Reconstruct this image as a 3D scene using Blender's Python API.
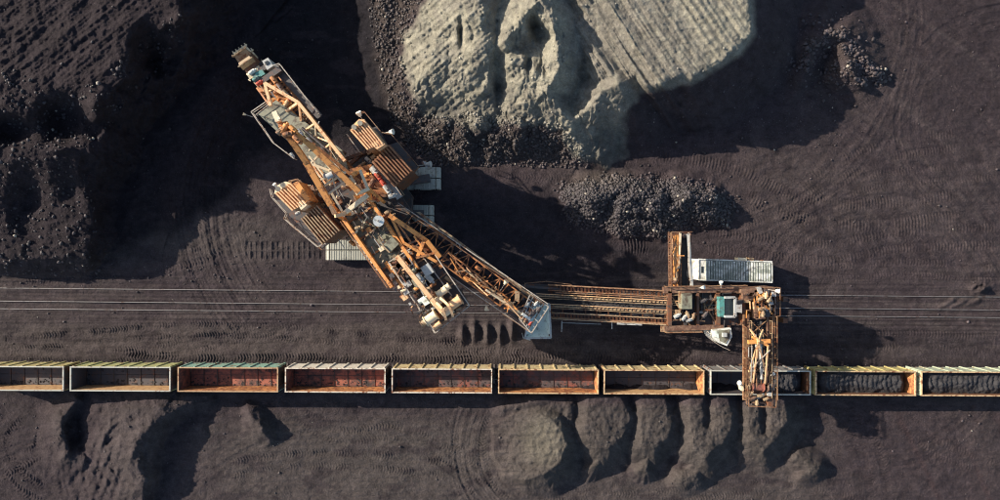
import bpy, math, random
import numpy as np
from mathutils import Vector, Matrix

# ------------------------------------------------------------------ camera, world, sun, exposure
SC = bpy.context.scene
for o in list(bpy.data.objects):
    bpy.data.objects.remove(o)
CAM_H = 75.0            # drone height over the ground (m)
GS = 7.29               # pixels per metre on the ground
cam_d = bpy.data.cameras.new('camera')
cam = bpy.data.objects.new('camera', cam_d)
SC.collection.objects.link(cam)
cam.location = (0, 0, CAM_H)
cam.rotation_euler = (0, 0, 0)
cam_d.sensor_width = 36.0
cam_d.lens = 36.0 * CAM_H / (1000.0 / GS)
cam_d.clip_start = 0.5
cam_d.clip_end = 12000
SC.camera = cam

SUN_DIR = Vector((2.1, -0.75, -1.0)).normalized()          # the way sunlight travels
elev = math.asin(-SUN_DIR.z)
azim = math.atan2(-SUN_DIR.x, -SUN_DIR.y)                   # compass angle of the sun seen from +Y, clockwise
world = bpy.data.worlds.new('World')
SC.world = world
world.use_nodes = True
wn = world.node_tree
bg = wn.nodes['Background']
sky = wn.nodes.new('ShaderNodeTexSky')
sky.sky_type = 'NISHITA'
sky.sun_disc = False
sky.sun_elevation = elev
sky.sun_rotation = azim
sky.altitude = 200
sky.air_density = 1.0
sky.dust_density = 1.5
wn.links.new(sky.outputs[0], bg.inputs[0])
bg.inputs[1].default_value = 0.105
sun_d = bpy.data.lights.new('sun', 'SUN')
sun_d.energy = 5.0
sun_d.angle = math.radians(0.5)
sun_d.color = (1.0, 0.88, 0.74)
sun = bpy.data.objects.new('sun', sun_d)
SC.collection.objects.link(sun)
sun.rotation_euler = SUN_DIR.to_track_quat('-Z', 'Y').to_euler()
sun.location = (-60, 20, 60)
SC.view_settings.view_transform = 'Standard'
SC.view_settings.look = 'None'
SC.view_settings.gamma = 1.0
SC.view_settings.exposure = 0.84

SC.cycles.filter_width = 1.1

# ------------------------------------------------------------------ helpers
rng = random.Random(7)
def P(px, py, z=0.0):
    k = (1.0 - z / CAM_H) / GS
    return Vector(((px - 500.0) * k, (250.0 - py) * k, z))

def link(o):
    SC.collection.objects.link(o)
    return o

def tag(o, label=None, cat=None, group=None, kind=None):
    if label: o['label'] = label
    if cat: o['category'] = cat
    if group: o['group'] = group
    if kind: o['kind'] = kind
    return o

def empty(name, loc, label=None, cat=None, group=None, kind=None):
    o = bpy.data.objects.new(name, None)
    o.empty_display_size = 0.5
    o.location = loc
    link(o)
    return tag(o, label, cat, group, kind)

def origin_of(p):
    v = Vector((0, 0, 0))
    while p is not None:
        v += Vector(p.location)
        p = p.parent
    return v

class MB:
    """collects shapes in world coordinates, then links them as one mesh object"""
    def __init__(s):
        s.v = []; s.f = []; s.sm = []
    def add(s, vs, fs, smooth=False):
        n = len(s.v)
        s.v += [tuple(x) for x in vs]
        s.f += [tuple(i + n for i in f) for f in fs]
        s.sm += [smooth] * len(fs)
        return s
    def hexa(s, b, t):
        vs = list(b) + list(t)
        return s.add(vs, [(3, 2, 1, 0), (4, 5, 6, 7), (0, 1, 5, 4), (1, 2, 6, 5), (2, 3, 7, 6), (3, 0, 4, 7)])
    def box(s, c, size, rz=0.0):
        c = Vector(c); hx, hy, hz = size[0] / 2, size[1] / 2, size[2] / 2
        R = Matrix.Rotation(rz, 3, 'Z')
        q = [Vector((-hx, -hy, 0)), Vector((hx, -hy, 0)), Vector((hx, hy, 0)), Vector((-hx, hy, 0))]
        q = [R @ a for a in q]
        return s.hexa([c + a - Vector((0, 0, hz)) for a in q], [c + a + Vector((0, 0, hz)) for a in q])
    def beam(s, a, b, w=0.2, h=None):
        a = Vector(a); b = Vector(b); h = w if h is None else h
        d = (b - a)
        if d.length < 1e-4: return s
        d.normalize()
        up = Vector((0, 0, 1)) if abs(d.z) < 0.95 else Vector((1, 0, 0))
        x = d.cross(up).normalized() * (w / 2); y = x.cross(d).normalized() * (h / 2)
        q = [-x - y, x - y, x + y, -x + y]
        return s.hexa([a + e for e in q], [b + e for e in q])
    def tube(s, a, b, r, n=8, r2=None, cap=True):
        a = Vector(a); b = Vector(b); r2 = r if r2 is None else r2
        d = (b - a).normalized()
        up = Vector((0, 0, 1)) if abs(d.z) < 0.95 else Vector((1, 0, 0))
        x = d.cross(up).normalized(); y = d.cross(x).normalized()
        vs = []
        for (p, rr) in ((a, r), (b, r2)):
            for i in range(n):
                t = 2 * math.pi * i / n
                vs.append(p + x * math.cos(t) * rr + y * math.sin(t) * rr)
        fs = [(i, (i + 1) % n, n + (i + 1) % n, n + i) for i in range(n)]
        s.add(vs, fs, True)
        if cap:
            s.add(vs, [tuple(range(n - 1, -1, -1)), tuple(range(n, 2 * n))])
        return s
    def prism(s, poly, z0, z1):
        """poly: list of Vector/xy in world at any z, extruded z0..z1 (z1 may be a list)"""
        n = len(poly)
        zt = z1 if isinstance(z1, (list, tuple)) else [z1] * n
        zb = z0 if isinstance(z0, (list, tuple)) else [z0] * n
        area = sum(poly[i][0] * poly[(i + 1) % n][1] - poly[(i + 1) % n][0] * poly[i][1] for i in range(n))
        idx = list(range(n)) if area > 0 else list(range(n - 1, -1, -1))
        vs = [(poly[i][0], poly[i][1], zb[i]) for i in idx] + [(poly[i][0], poly[i][1], zt[i]) for i in idx]
        fs = [tuple(range(n - 1, -1, -1)), tuple(range(n, 2 * n))]
        fs += [(i, (i + 1) % n, n + (i + 1) % n, n + i) for i in range(n)]
        return s.add(vs, fs)
    def build(s, name, mat, parent=None, label=None):
        me = bpy.data.meshes.new(name)
        o0 = origin_of(parent)
        cx = [sum(v[k] for v in s.v) / len(s.v) for k in range(3)] if parent else [0, 0, 0]
        if parent is None:
            cx = [sum(v[k] for v in s.v) / len(s.v) for k in range(3)]
            cx[2] = min(v[2] for v in s.v)
        me.from_pydata([(v[0] - cx[0], v[1] - cx[1], v[2] - cx[2]) for v in s.v], [], s.f)
        me.polygons.foreach_set('use_smooth', s.sm)
        me.materials.append(mat)
        me.update()
        o = bpy.data.objects.new(name, me)
        o.location = (cx[0] - o0.x, cx[1] - o0.y, cx[2] - o0.z)
        if parent is not None: o.parent = parent
        link(o)
        if label: o['label'] = label
        return o

def Pk(a): return P(*a)
def beams(name, mat, parent, segs, w=0.15, h=None, label=None):
    m = MB()
    for s_ in segs: m.beam(s_[0], s_[1], w, h)
    return m.build(name, mat, parent, label)
def each_beam(name, mat, parent, segs, w=0.2, h=None):
    for s_ in segs: MB().beam(P(*s_[0]), P(*s_[1]), s_[2] if len(s_) > 2 else w, h).build(name, mat, parent)

def handrail(mat, parent, pts, hgt=1.0, w=0.055, step=1.6, name='handrail'):
    """posts, knee rail and top rail along a world polyline whose points lie on the deck"""
    m = MB()
    up = Vector((0, 0, hgt))
    for a, b in zip(pts[:-1], pts[1:]):
        m.beam(a + up, b + up, w * 1.3); m.beam(a + up * 0.5, b + up * 0.5, w * 0.8)
        n = max(1, int((b - a).length / step))
        for i in range(n + 1):
            p = a.lerp(b, i / n)
            m.beam(p, p + up, w)
    return m.build(name, mat, parent)

# ------------------------------------------------------------------ materials
def new_mat(name):
    m = bpy.data.materials.new(name); m.use_nodes = True
    nt = m.node_tree
    return m, nt, nt.nodes['Principled BSDF']

def N(nt, t, **kw):
    n = nt.nodes.new(t)
    for k, v in kw.items():
        setattr(n, k, v)
    return n

def mixc(nt, fac, a, b):
    n = N(nt, 'ShaderNodeMix', data_type='RGBA')
    L = nt.links.new
    if hasattr(fac, 'is_output'): L(fac, n.inputs[0])
    else: n.inputs[0].default_value = fac
    for i, c in ((6, a), (7, b)):
        if hasattr(c, 'is_output'): L(c, n.inputs[i])
        else: n.inputs[i].default_value = (*c, 1)
    return n.outputs[2]

def noise(nt, scale, detail=4, rough=0.6, vec=None, dist=0.0):
    n = N(nt, 'ShaderNodeTexNoise')
    n.inputs['Scale'].default_value = scale
    n.inputs['Detail'].default_value = detail
    n.inputs['Roughness'].default_value = rough
    n.inputs['Distortion'].default_value = dist
    if vec is not None: nt.links.new(vec, n.inputs['Vector'])
    return n.outputs[0]

def ramp(nt, src, a, b):
    n = N(nt, 'ShaderNodeMapRange', interpolation_type='SMOOTHSTEP')
    nt.links.new(src, n.inputs[0])
    n.inputs[1].default_value = a; n.inputs[2].default_value = b
    return n.outputs[0]

def painted(name, base, rust=(0.16, 0.06, 0.025), amt=0.5, dirt=(0.03, 0.028, 0.027), damt=0.45, scale=1.6, rough=0.6, metal=0.0, bump=0.15, island=0.25):
    """painted or bare steel: blotches of rust and settled coal dust, per-island tone shifts"""
    m, nt, b = new_mat(name)
    pos = N(nt, 'ShaderNodeNewGeometry')
    n1 = noise(nt, scale, 6, 0.7, pos.outputs['Position'], 0.4)
    n2 = noise(nt, scale * 3.7, 5, 0.7, pos.outputs['Position'])
    n3 = noise(nt, scale * 0.55, 5, 0.65, pos.outputs['Position'], 1.0)
    c = mixc(nt, ramp(nt, n1, 0.62 - amt * 0.35, 0.78 - amt * 0.35), base, rust)
    c = mixc(nt, ramp(nt, n2, 0.60, 0.75), c, tuple(x * 0.6 for x in rust))
    c = mixc(nt, ramp(nt, n3, 0.68 - damt * 0.35, 0.9 - damt * 0.35), c, dirt)
    hs = N(nt, 'ShaderNodeHueSaturation')
    mr = N(nt, 'ShaderNodeMapRange')
    nt.links.new(pos.outputs['Random Per Island'], mr.inputs[0])
    mr.inputs[3].default_value = 1 - island; mr.inputs[4].default_value = 1 + island
    nt.links.new(mr.outputs[0], hs.inputs['Value'])
    nt.links.new(c, hs.inputs['Color'])
    nt.links.new(hs.outputs[0], b.inputs['Base Color'])
    b.inputs['Metallic'].default_value = metal
    rr = N(nt, 'ShaderNodeMapRange'); nt.links.new(n2, rr.inputs[0])
    rr.inputs[3].default_value = rough - 0.15; rr.inputs[4].default_value = min(1, rough + 0.25)
    nt.links.new(rr.outputs[0], b.inputs['Roughness'])
    bp = N(nt, 'ShaderNodeBump'); bp.inputs['Strength'].default_value = bump; bp.inputs['Distance'].default_value = 0.03
    nt.links.new(n2, bp.inputs['Height']); nt.links.new(bp.outputs[0], b.inputs['Normal'])
    return m

M = {}
M['orange'] = painted('orange_rust_paint', (0.66, 0.285, 0.078), rust=(.22,.085,.03), amt=0.4, damt=0.2)
M['orange_dark'] = painted('old_orange_paint', (0.45, 0.190, 0.066), amt=0.5, damt=0.45)
M['peach'] = painted('sun_bleached_paint', (0.68, 0.42, 0.22), rust=(0.34, 0.13, 0.05), amt=0.3, damt=0.15)
M['cream'] = painted('cream_paint', (0.66, 0.56, 0.38), rust=(0.28, 0.12, 0.05), amt=0.2, damt=0.2)
M['brown'] = painted('brown_roof_paint', (0.24, 0.115, 0.05), amt=0.5, damt=0.35)
M['rust'] = painted('dark_rust', (0.12, 0.068, 0.042), amt=0.6, damt=0.5)
M['tan'] = painted('dusty_tan_steel', (0.30, 0.22, 0.13), amt=0.4, damt=0.4)
M['steel'] = painted('dark_dusty_steel', (0.06, 0.055, 0.055), amt=0.3, damt=0.5)
M['deck'] = painted('dusty_olive_deck', (0.21, 0.21, 0.15), rust=(0.08, 0.06, 0.04), amt=0.4, damt=0.45, scale=0.9)
M['grey'] = painted('grey_paint', (0.36, 0.37, 0.35), rust=(0.16, 0.11, 0.08), amt=0.3, damt=0.3)
M['white'] = painted('white_paint', (0.66, 0.67, 0.61), rust=(0.34, 0.32, 0.26), amt=0.45, damt=0.35, scale=1.2)
M['mint'] = painted('pale_green_paint', (0.60, 0.68, 0.60), rust=(0.2, 0.19, 0.14), amt=0.3, damt=0.3, scale=1.0)
M['teal'] = painted('teal_paint', (0.07, 0.24, 0.22), rust=(0.1, 0.13, 0.11), amt=0.4, damt=0.5, scale=2.5)
M['red'] = painted('red_paint', (0.45, 0.07, 0.04), amt=0.3, damt=0.3)
M['rail_pale'] = painted('pale_railing', (0.40, 0.36, 0.30), rust=(0.2, 0.1, 0.05), amt=0.35, damt=0.25)
M['rail_rust'] = painted('rusty_railing', (0.25, 0.15, 0.08), amt=0.5, damt=0.3)
M['rubber'] = painted('conveyor_rubber', (0.022, 0.022, 0.025), rust=(0.05, 0.045, 0.04), amt=0.2, damt=0.2, rough=0.75)
M['shoe'] = painted('crawler_shoe_steel', (0.36, 0.36, 0.30), rust=(0.12, 0.10, 0.08), amt=0.25, damt=0.3, scale=1.0)
M['lrust'] = painted('loader_rust', (0.20, 0.12, 0.075), rust=(.11, .055, .035), amt=.6, damt=.5)
M['railsteel'] = painted('dull_rail', (0.20, 0.185, 0.175), rust=(0.12, 0.07, 0.05), amt=0.3, damt=0.35, rough=0.4, metal=0.3)
M['sleeper'] = painted('sleeper', (0.12, 0.10, 0.09), amt=0.2, damt=0.5)
M['glass'] = painted('dark_window', (0.02, 0.03, 0.035), rust=(0.04, 0.04, 0.04), amt=0.1, damt=0.1, rough=0.25)

# ------------------------------------------------------------------ terrain
def axis(lo, hi, step, far, grow=1.28):
    mid = np.arange(lo, hi + 1e-6, step)
    out_lo, out_hi = [], []
    d, p = step * 1.3, lo
    while p > -far:
        p -= d; out_lo.append(p); d *= grow
    d, p = step * 1.3, hi
    while p < far:
        p += d; out_hi.append(p); d *= grow
    return np.concatenate([np.array(out_lo[::-1]), mid, np.array(out_hi)])

STEP = 0.82
ua = axis(-25.0, 1025.0, STEP, 16000.0)
va = axis(-22.0, 522.0, STEP, 16000.0)
U, V = np.meshgrid(ua, va)
U0, V0 = U.copy(), V.copy()

_rs = np.random.RandomState(11)
_perm = _rs.permutation(256).astype(np.int64)
_ang = _rs.rand(256) * 2 * np.pi
_gx, _gy = np.cos(_ang), np.sin(_ang)
def perlin(x, y, seed=0):
    x = x + seed * 37.17; y = y + seed * 91.73
    xi = np.floor(x).astype(np.int64); yi = np.floor(y).astype(np.int64)
    xf = x - xi; yf = y - yi
    u = xf * xf * xf * (xf * (xf * 6 - 15) + 10); v = yf * yf * yf * (yf * (yf * 6 - 15) + 10)
    def g(ix, iy, dx, dy):
        h = _perm[(_perm[ix & 255] + iy) & 255]
        return _gx[h] * dx + _gy[h] * dy
    a = g(xi, yi, xf, yf); b = g(xi + 1, yi, xf - 1, yf)
    c = g(xi, yi + 1, xf, yf - 1); d = g(xi + 1, yi + 1, xf - 1, yf - 1)
    return (a + (b - a) * u) * (1 - v) + (c + (d - c) * u) * v
def fbm(x, y, o=4, seed=0, gain=0.5, ridged=False):
    s = np.zeros_like(x); a = 1.0
    for k in range(o):
        n = perlin(x * 2 ** k, y * 2 ** k, seed + k * 3)
        s += a * ((0.5 - np.abs(n)) * 2 - 0.6 if ridged else n * 1.5)
        a *= gain
    return s
def sst(a, b, x):
    t = np.clip((x - a) / (b - a), 0, 1)
    return t * t * (3 - 2 * t)
def smax(a, b, k=0.25):
    return 0.5 * (a + b + np.sqrt((a - b) ** 2 + k * k))

infr = (U > -60) & (U < 1060) & (V > -60) & (V < 560)
damp = np.exp(-np.maximum(0, np.maximum(np.abs(U - 500) - 700, np.abs(V - 250) - 450)) / 800.0)
WU = U + 5.0 * fbm(U / 38, V / 38, 3, 1)
WV = V + 5.0 * fbm(U / 38, V / 38, 3, 2)
N_mid = fbm(U / 26, V / 26, 4, 3)
N_big = fbm(U / 120, V / 120, 4, 4)
N_fine = fbm(U / 7.0, V / 7.0, 3, 5)
N_rid = fbm(U / 22, V / 22, 4, 6, ridged=True)

def window(pts, r):
    us = [p[0] for p in pts]; vs = [p[1] for p in pts]
    i0 = np.searchsorted(va, min(vs) - r); i1 = np.searchsorted(va, max(vs) + r)
    j0 = np.searchsorted(ua, min(us) - r); j1 = np.searchsorted(ua, max(us) + r)
    return slice(i0, i1), slice(j0, j1)

def ridge(h, pts, sl, sr=None, rnd=4.0, k=0.25, warp=1.0):
    """crest polyline (u, v, height); falls sl on the left of its direction and sr on the right (m per m)"""
    sr = sl if sr is None else sr
    zmax = max(p[2] for p in pts)
    R = zmax * GS / min(sl, sr) + 20
    w = window(pts, R)
    x = U[w] + warp * (WU[w] - U[w]); y = V[w] + warp * (WV[w] - V[w])
    best = np.full(x.shape, -99.0)
    for a, b in zip(pts[:-1], pts[1:]):
        dx, dy = b[0] - a[0], b[1] - a[1]
        L2 = dx * dx + dy * dy + 1e-9
        t = np.clip(((x - a[0]) * dx + (y - a[1]) * dy) / L2, 0, 1)
        qx, qy = x - a[0] - t * dx, y - a[1] - t * dy
        d = np.sqrt(qx * qx + qy * qy)
        side = dx * qy - dy * qx          # >0: right of travel in image space (v down)
        s_ = np.where(side > 0, sr, sl)
        d = np.sqrt(d * d + rnd * rnd) - rnd
        best = np.maximum(best, a[2] + t * (b[2] - a[2]) - s_ * d / GS)
    h[w] = smax(h[w], np.maximum(best, -3), k) - 0.0
    return h

def cone(h, u, v, z, s=0.75, rnd=5, k=0.2, warp=1.0):
    return ridge(h, [(u, v, z), (u + 0.1, v, z)], s, s, rnd, k, warp)

def poly_sd(poly, x, y):
    """signed distance, positive inside"""
    d = np.full(x.shape, 1e9); ins = np.zeros(x.shape, bool)
    n = len(poly)
    for i in range(n):
        ax, ay = poly[i]; bx, by = poly[(i + 1) % n]
        dx, dy = bx - ax, by - ay
        t = np.clip(((x - ax) * dx + (y - ay) * dy) / (dx * dx + dy * dy + 1e-9), 0, 1)
        d = np.minimum(d, (x - ax - t * dx) ** 2 + (y - ay - t * dy) ** 2)
        if dy != 0:
            c = ((ay > y) != (by > y)) & (x < (bx - ax) * (y - ay) / dy + ax)
            ins ^= c
    d = np.sqrt(d)
    return np.where(ins, d, -d)

def blob(u, v, ru, rv=None, p=2.0):
    rv = ru if rv is None else rv
    return np.exp(-(((U - u) / ru) ** 2 + ((V - v) / rv) ** 2) ** (p / 2))

h = 0.0 * U
# gentle ground relief, calmer in the haul lane
h += damp * (0.16 * N_big + 0.07 * N_mid)
h += 0.8 * sst(0, 1, (-V) / 900.0) * 6 * (0.5 + 0.5 * N_big) + 0.8 * sst(0, 1, (V - 560) / 900.0) * 5 * (0.5 + 0.5 * N_big)

# --- upper-left bank
bank = [(-5000, -4000), (210, -4000), (186, -20), (176, 26), (158, 34), (128, 60), (112, 92), (98, 106), (84, 120), (92, 150), (80, 165), (84, 205), (92, 240), (66, 262), (20, 262), (-60, 255), (-400, 262), (-5000, 300)]
w = (slice(0, np.searchsorted(va, 420)), slice(0, np.searchsorted(ua, 420)))
sd = poly_sd(bank, WU[w] + 7 * N_mid[w], WV[w] + 7 * N_mid[w])
top = 10.5 - 6.3 * sst(90, 262, V[w]) + 0.12 * N_mid[w]
f = top - np.maximum(0, -sd) / GS * 0.95 - 0.5 * np.exp(-np.maximum(sd, 0) / 8)
h[w] = smax(h[w], np.maximum(f, -2), 0.4)
h -= 3.2 * blob(64, 122, 26, 24, 3) + 2.6 * blob(148, 48, 15, 20, 3) + 2.4 * blob(12, 130, 22, 14, 3) + 1.8 * blob(30, 200, 22, 26, 2) + 1.4 * blob(70, 190, 14, 20)
h += 1.3 * blob(95, 105, 9, 13) + 1.2 * blob(62, 148, 13, 5) + 0.8 * blob(178, 22, 6, 10)
# worked face below the wheel
ridge(h, [(250, 44, 2.6), (232, 66, 3.2), (205, 92, 3.4), (190, 130, 3.2), (180, 180, 2.2), (170, 225, 0.9)], 0.42, 0.28, 3, 0.3, 0.5)
ridge(h, [(150, 120, 1.8), (140, 180, 1.6), (120, 240, 1.0)], 0.3, 0.3, 5, 0.5)

# --- overburden dump, top centre
def planed(h):
    pl = [(540, -800), (800, -800), (770, -120), (749, -10), (750, 34), (736, 50), (692, 80), (683, 73), (668, 80), (656, 86), (645, 86), (636, 74), (618, 87), (600, 78), (586, 48), (566, 18), (556, -20)]
    w = window([(500, -900), (860, 230)], 0)
    x = U[w] + 0.35 * (WU[w] - U[w]); y = V[w] + 0.35 * (WV[w] - V[w])
    sd = poly_sd(pl, x, y)
    q = (U[w] * 75 - V[w] * 50) / 90.1 + 3.5 * N_big[w]              # across the blade passes
    n1 = perlin(q / 5.5, (U[w] * 50 + V[w] * 75) / 16000.0, 31)
    n2 = perlin(q / 1.9, (U[w] * 50 + V[w] * 75) / 9000.0, 32)
    n3 = perlin(q / 13.0, (U[w] * 50 + V[w] * 75) / 22000.0, 33)
    strength = sst(600, 560, U[w] - 0.6 * V[w] - 40) * 0.9 + 0.45
    top = 9.0 + strength * (1.05 * n3 + (0.45 + .6 * N_big[w]) * n1 + 0.16 * n2 * (1 + N_mid[w])) - 1.6 * sst(640, 560, U[w] - 0.66 * V[w] + 10) + 0.05 * N_fine[w]
    f = top - np.maximum(0, -sd) / GS * 1.15 - .25 * np.exp(-np.maximum(sd, 0) / 2.5)
    h[w] = smax(h[w], np.maximum(f, -2), 0.22)
planed(h)
# west hump
ridge(h, [(466, -300, 9.4), (470, -40, 9.6), (478, 8, 9.2), (486, 42, 8.4), (490, 64, 6.8), (484, 100, 3.8)], 1.25, 0.62, 9, 0.5, 0.6)
ridge(h, [(440, 60, 6.2), (424, 78, 4.6), (420, 96, 2.6)], 0.6, 0.6, 7, 0.8, 0.6)
ridge(h, [(505, 42, 8.8), (520, 22, 9.8), (534, 2, 10.5), (536, -60, 10.5), (540, -300, 10)], 1.1, 1.1, 2, 0.2, .5)
ridge(h, [(540, -4, 10.5), (552, 20, 10.4), (558, 46, 9.8), (557, 70, 9.0), (546, 88, 8.0), (556, 104, 6.4), (574, 122, 5.0), (590, 108, 6.3), (602, 92, 7.8), (618, 84, 8.8)], 1.1, 0.9, 1.8, 0.15, .6)
ridge(h, [(516, 58, 8.2), (528, 66, 8.4), (540, 82, 7.6)], 0.8, 0.7, 2.5, 0.3)
ridge(h, [(512, 70, 6.6), (508, 96, 5.0), (506, 126, 2.4)], 0.9, 0.8, 3, 0.3)
ridge(h, [(598, 108, 5.8), (588, 136, 3.0), (578, 152, 1.2)], 0.66, 0.62, 5, 0.3)
_a = (U - 538) * .5 + (V - 30) * .86; _b = (U - 538) * .86 - (V - 30) * .5
h -= 2.4 * np.exp(-np.abs(_a / 17) ** 2.5 - np.abs(_b / (7 + .18 * _a.clip(-10, 20))) ** 2.5) + 1.3 * blob(461, 34, 2.4, 13) + 2.0 * blob(499, 80, 6, 24) + 1.5 * blob(529, 63, 3, 8)
for (u_, v_, z_) in ((444, 124, 3.0), (462, 132, 3.2), (480, 122, 3.6), (492, 134, 3.0), (516, 122, 4.4), (532, 126, 3.6), (547, 124, 3.6), (566, 134, 2.6), (505, 140, 2.2), (420, 112, 2.0)):
    cone(h, u_, v_, z_ * 1.08, 0.85, 3, 0.12)
ridge(h, [(395, -300, 5), (392, -20, 4.2), (384, 40, 2.6), (394, 90, 1.6), (420, 125, 1.0)], 0.5, 0.55, 8, 0.5)

# --- coal heap by the loader, debris ridge at right
for pts in ([(572, 196, 2.0), (596, 199, 3.5), (618, 196, 3.4)], [(622, 206, 3.6), (640, 200, 3.9), (662, 202, 3.2)], [(674, 208, 3.0), (690, 201, 3.9), (706, 203, 3.2), (716, 206, 2.0)], [(636, 218, 2.3), (664, 222, 1.7)]):
    ridge(h, pts, 0.95, 1.0, 3, 0.25, 1.5)
ridge(h, [(796, 96, 0.5), (803, 68, 1.6), (812, 46, 2.5), (828, 33, 2.9), (846, 38, 2.8), (858, 54, 2.3), (874, 72, 1.4)], 0.6, 0.9, 3, 0.25, 1.2)
h -= 1.3 * blob(836, 72, 15, 24) 
ridge(h, [(846, 48, 2.4), (850, 70, 2.4), (862, 84, 1.4)], 0.9, 0.9, 2, 0.2)
h += 0.5 * blob(800, 20, 30, 14) * (1 + N_mid)

# --- train embankment (the line tilts by under half a degree)
TR_A = 0.009
TRAIN_A = 0.0058
def line_v(u, v0, a=TR_A): return v0 + a * (u - 500)
dtr = np.abs(V - line_v(U, 373.7, TRAIN_A))
h = h * (1 - 0.9 * sst(40, 20, dtr)) + 0.5 * sst(30, 15, dtr) * sst(4000, 1500, np.abs(U - 500))
# --- loader track bed: flat strip with shallow ruts
dbed = np.abs(V - line_v(U, 301.5))
h = h * (1 - 0.85 * sst(34, 18, dbed))
for off, dep in ((282, .10), (287.5, .12), (297, .14), (301, .10), (308.5, .16), (318, .12), (322.5, .10)):
    h -= dep * np.exp(-((V - line_v(U, off)) / 1.4) ** 2) * (0.7 + 0.6 * perlin(U / 50, V * 0 + off, 3))
h += 0.13 * perlin(U / 220.0, V / 1.9, 41) * sst(36, 26, dbed)

# --- bottom dumps beside the train
def ramp_dump(h):
    pl = [(494, 424), (515, 414), (538, 413), (553, 420), (562, 432), (566, 446), (560, 462), (545, 474), (525, 480), (505, 476), (495, 455)]
    w = window([(460, 395), (610, 510)], 0)
    x = U[w] + 0.3 * (WU[w] - U[w]); y = V[w] + 0.3 * (WV[w] - V[w])
    sd = poly_sd(pl, x, y)
    top = 0.6 + 2.9 * sst(490, 562, U[w]) + 0.12 * perlin(U[w] / 40, V[w] / 3.5, 12) * sst(550, 525, U[w])
    h[w] = smax(h[w], np.maximum(top - np.maximum(0, -sd) / GS * 1.0, -1), 0.12)
ramp_dump(h)
ridge(h, [(505, 408, 1.2), (540, 402, 2.4), (566, 406, 2.6), (572, 430, 1.6)], 0.8, 0.8, 4, 0.2, 0.5)
def tip(h, pl, z, sl=0.95, tilt=0.0, wp=0.45):
    w = window([(min(p[0] for p in pl) - 45, min(p[1] for p in pl) - 40), (max(p[0] for p in pl) + 45, max(p[1] for p in pl) + 50)], 0)
    x = U[w] + wp * (WU[w] - U[w]); y = V[w] + wp * (WV[w] - V[w])
    sd = poly_sd(pl, x, y)
    ang = np.arctan2(y - sum(p[1] for p in pl) / len(pl), x - sum(p[0] for p in pl) / len(pl))
    f = z + tilt * (V[w] - 425) / 40 - np.maximum(0, -sd) / GS * sl * (1 + .16 * perlin(ang * 5, y * 0 + z * 7, 131)) - .12 * np.exp(-np.maximum(sd, 0) / 4)
    h[w] = smax(h[w], np.maximum(f, -1), 0.08)
tip(h, [(588, 396), (620, 396), (629, 420), (622, 438), (607, 450), (596, 448), (586, 430)], 3.4)
tip(h, [(604, 455), (598, 466), (592, 468)], 1.9)
tip(h, [(640, 396), (664, 396), (672, 418), (668, 436), (654, 448), (642, 444)], 3.3)
tip(h, [(650, 452), (646, 470), (640, 470)], 1.9)
tip(h, [(690, 396), (702, 396), (704, 426), (712, 432), (717, 420), (714, 396), (728, 396), (732, 424), (722, 442), (704, 458), (693, 446)], 3.5)
tip(h, [(748, 396), (757, 396), (760, 436), (768, 440), (771, 412), (768, 396), (782, 396), (786, 420), (778, 438), (762, 450), (750, 440)], 3.3)
tip(h, [(716, 452), (700, 466), (690, 466)], 1.7)
ridge(h, [(684, 480, 1.7), (694, 476, 1.8)], 0.85, 0.85, 5, 0.15, 0.5)
ridge(h, [(800, 458, 1.6), (812, 466, 1.9), (806, 474, 1.4)], 0.85, 0.85, 4, 0.15, 0.6)
# --- bottom-left workings
ridge(h, [(206, 402, .8), (184, 405, 1.8), (160, 412, 2.7), (144, 430, 3.2), (138, 456, 3.0), (142, 486, 2.4), (138, 520, 1.2), (120, 640, .8)], 1.1, 0.36, 2, 0.15, 0.8)
ridge(h, [(74, 404, 1.2), (60, 422, 1.9), (66, 450, 1.7), (84, 462, 1.2)], 0.9, 0.6, 3, 0.2)
h -= 1.0 * blob(74, 434, 10, 20, 3)
rill = perlin((U + 0.35 * V) / 6.5, V / 70, 51)
h += 0.45 * rill * blob(108, 462, 34, 46, 3)
ridge(h, [(252, 412, 1.3), (260, 428, 1.7), (268, 440, 0.9)], 0.9, 0.8, 2, 0.15)
# --- pushed-up spoil near the discharge end, small ridges at right
for (u_, v_) in ((462, 334), (474, 331), (487, 333), (500, 335), (512, 331)):
    h += 0.95 * blob(u_, v_, 3.4, 9)
for (u_, v_) in ((945, 304), (957, 305), (972, 303)):
    ridge(h, [(u_ - 6, v_ + 3, 0.12), (u_ + 6, v_ - 3, 0.26)], 0.7, 0.7, 1.2, 0.1, 0.5)
h += 0.9 * blob(982, 288, 9, 5) * (1 + 0.8 * N_fine)

# heaps are rougher than the lanes
rough = sst(0.35, 1.6, h)
rills = (0.5 - np.abs(perlin(U / 9.0 + 1.1 * N_mid, V / 34.0, 61))) * 1.6 - .6 + .5 * (0.5 - np.abs(perlin(U / 4.2 + .8 * N_mid, V / 17.0, 62)))
dumpm = sst(0, 1, poly_sd([(380, -900), (392, 40), (400, 120), (440, 168), (620, 168), (640, 95), (600, 90), (560, 0), (560, -900)], WU, WV) / 10) if True else 0
coal_pl = [(560, 182), (620, 178), (700, 184), (738, 200), (735, 224), (700, 222), (668, 232), (620, 232), (575, 220)]
coalm = sst(-2, 6, poly_sd(coal_pl, WU, WV))
h += rough * (0.16 * N_mid + 0.045 * N_fine + 0.10 * N_rid * (0.5 + 0.5 * dumpm)) * (1 - 0.9 * (poly_sd([(556, -900), (760, -900), (749, 36), (690, 78), (600, 85)], U, V) > 0))
gul = np.abs(perlin(U / 13.0 + .9 * N_mid, V / 40.0 + .5 * N_mid, 151)) ; h -= dumpm * rough * .14 * np.exp(-(gul / .08) ** 2) * (U < 625)
_ac = U * .66 + V * .75; _al = -.75 * U + .66 * V
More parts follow.
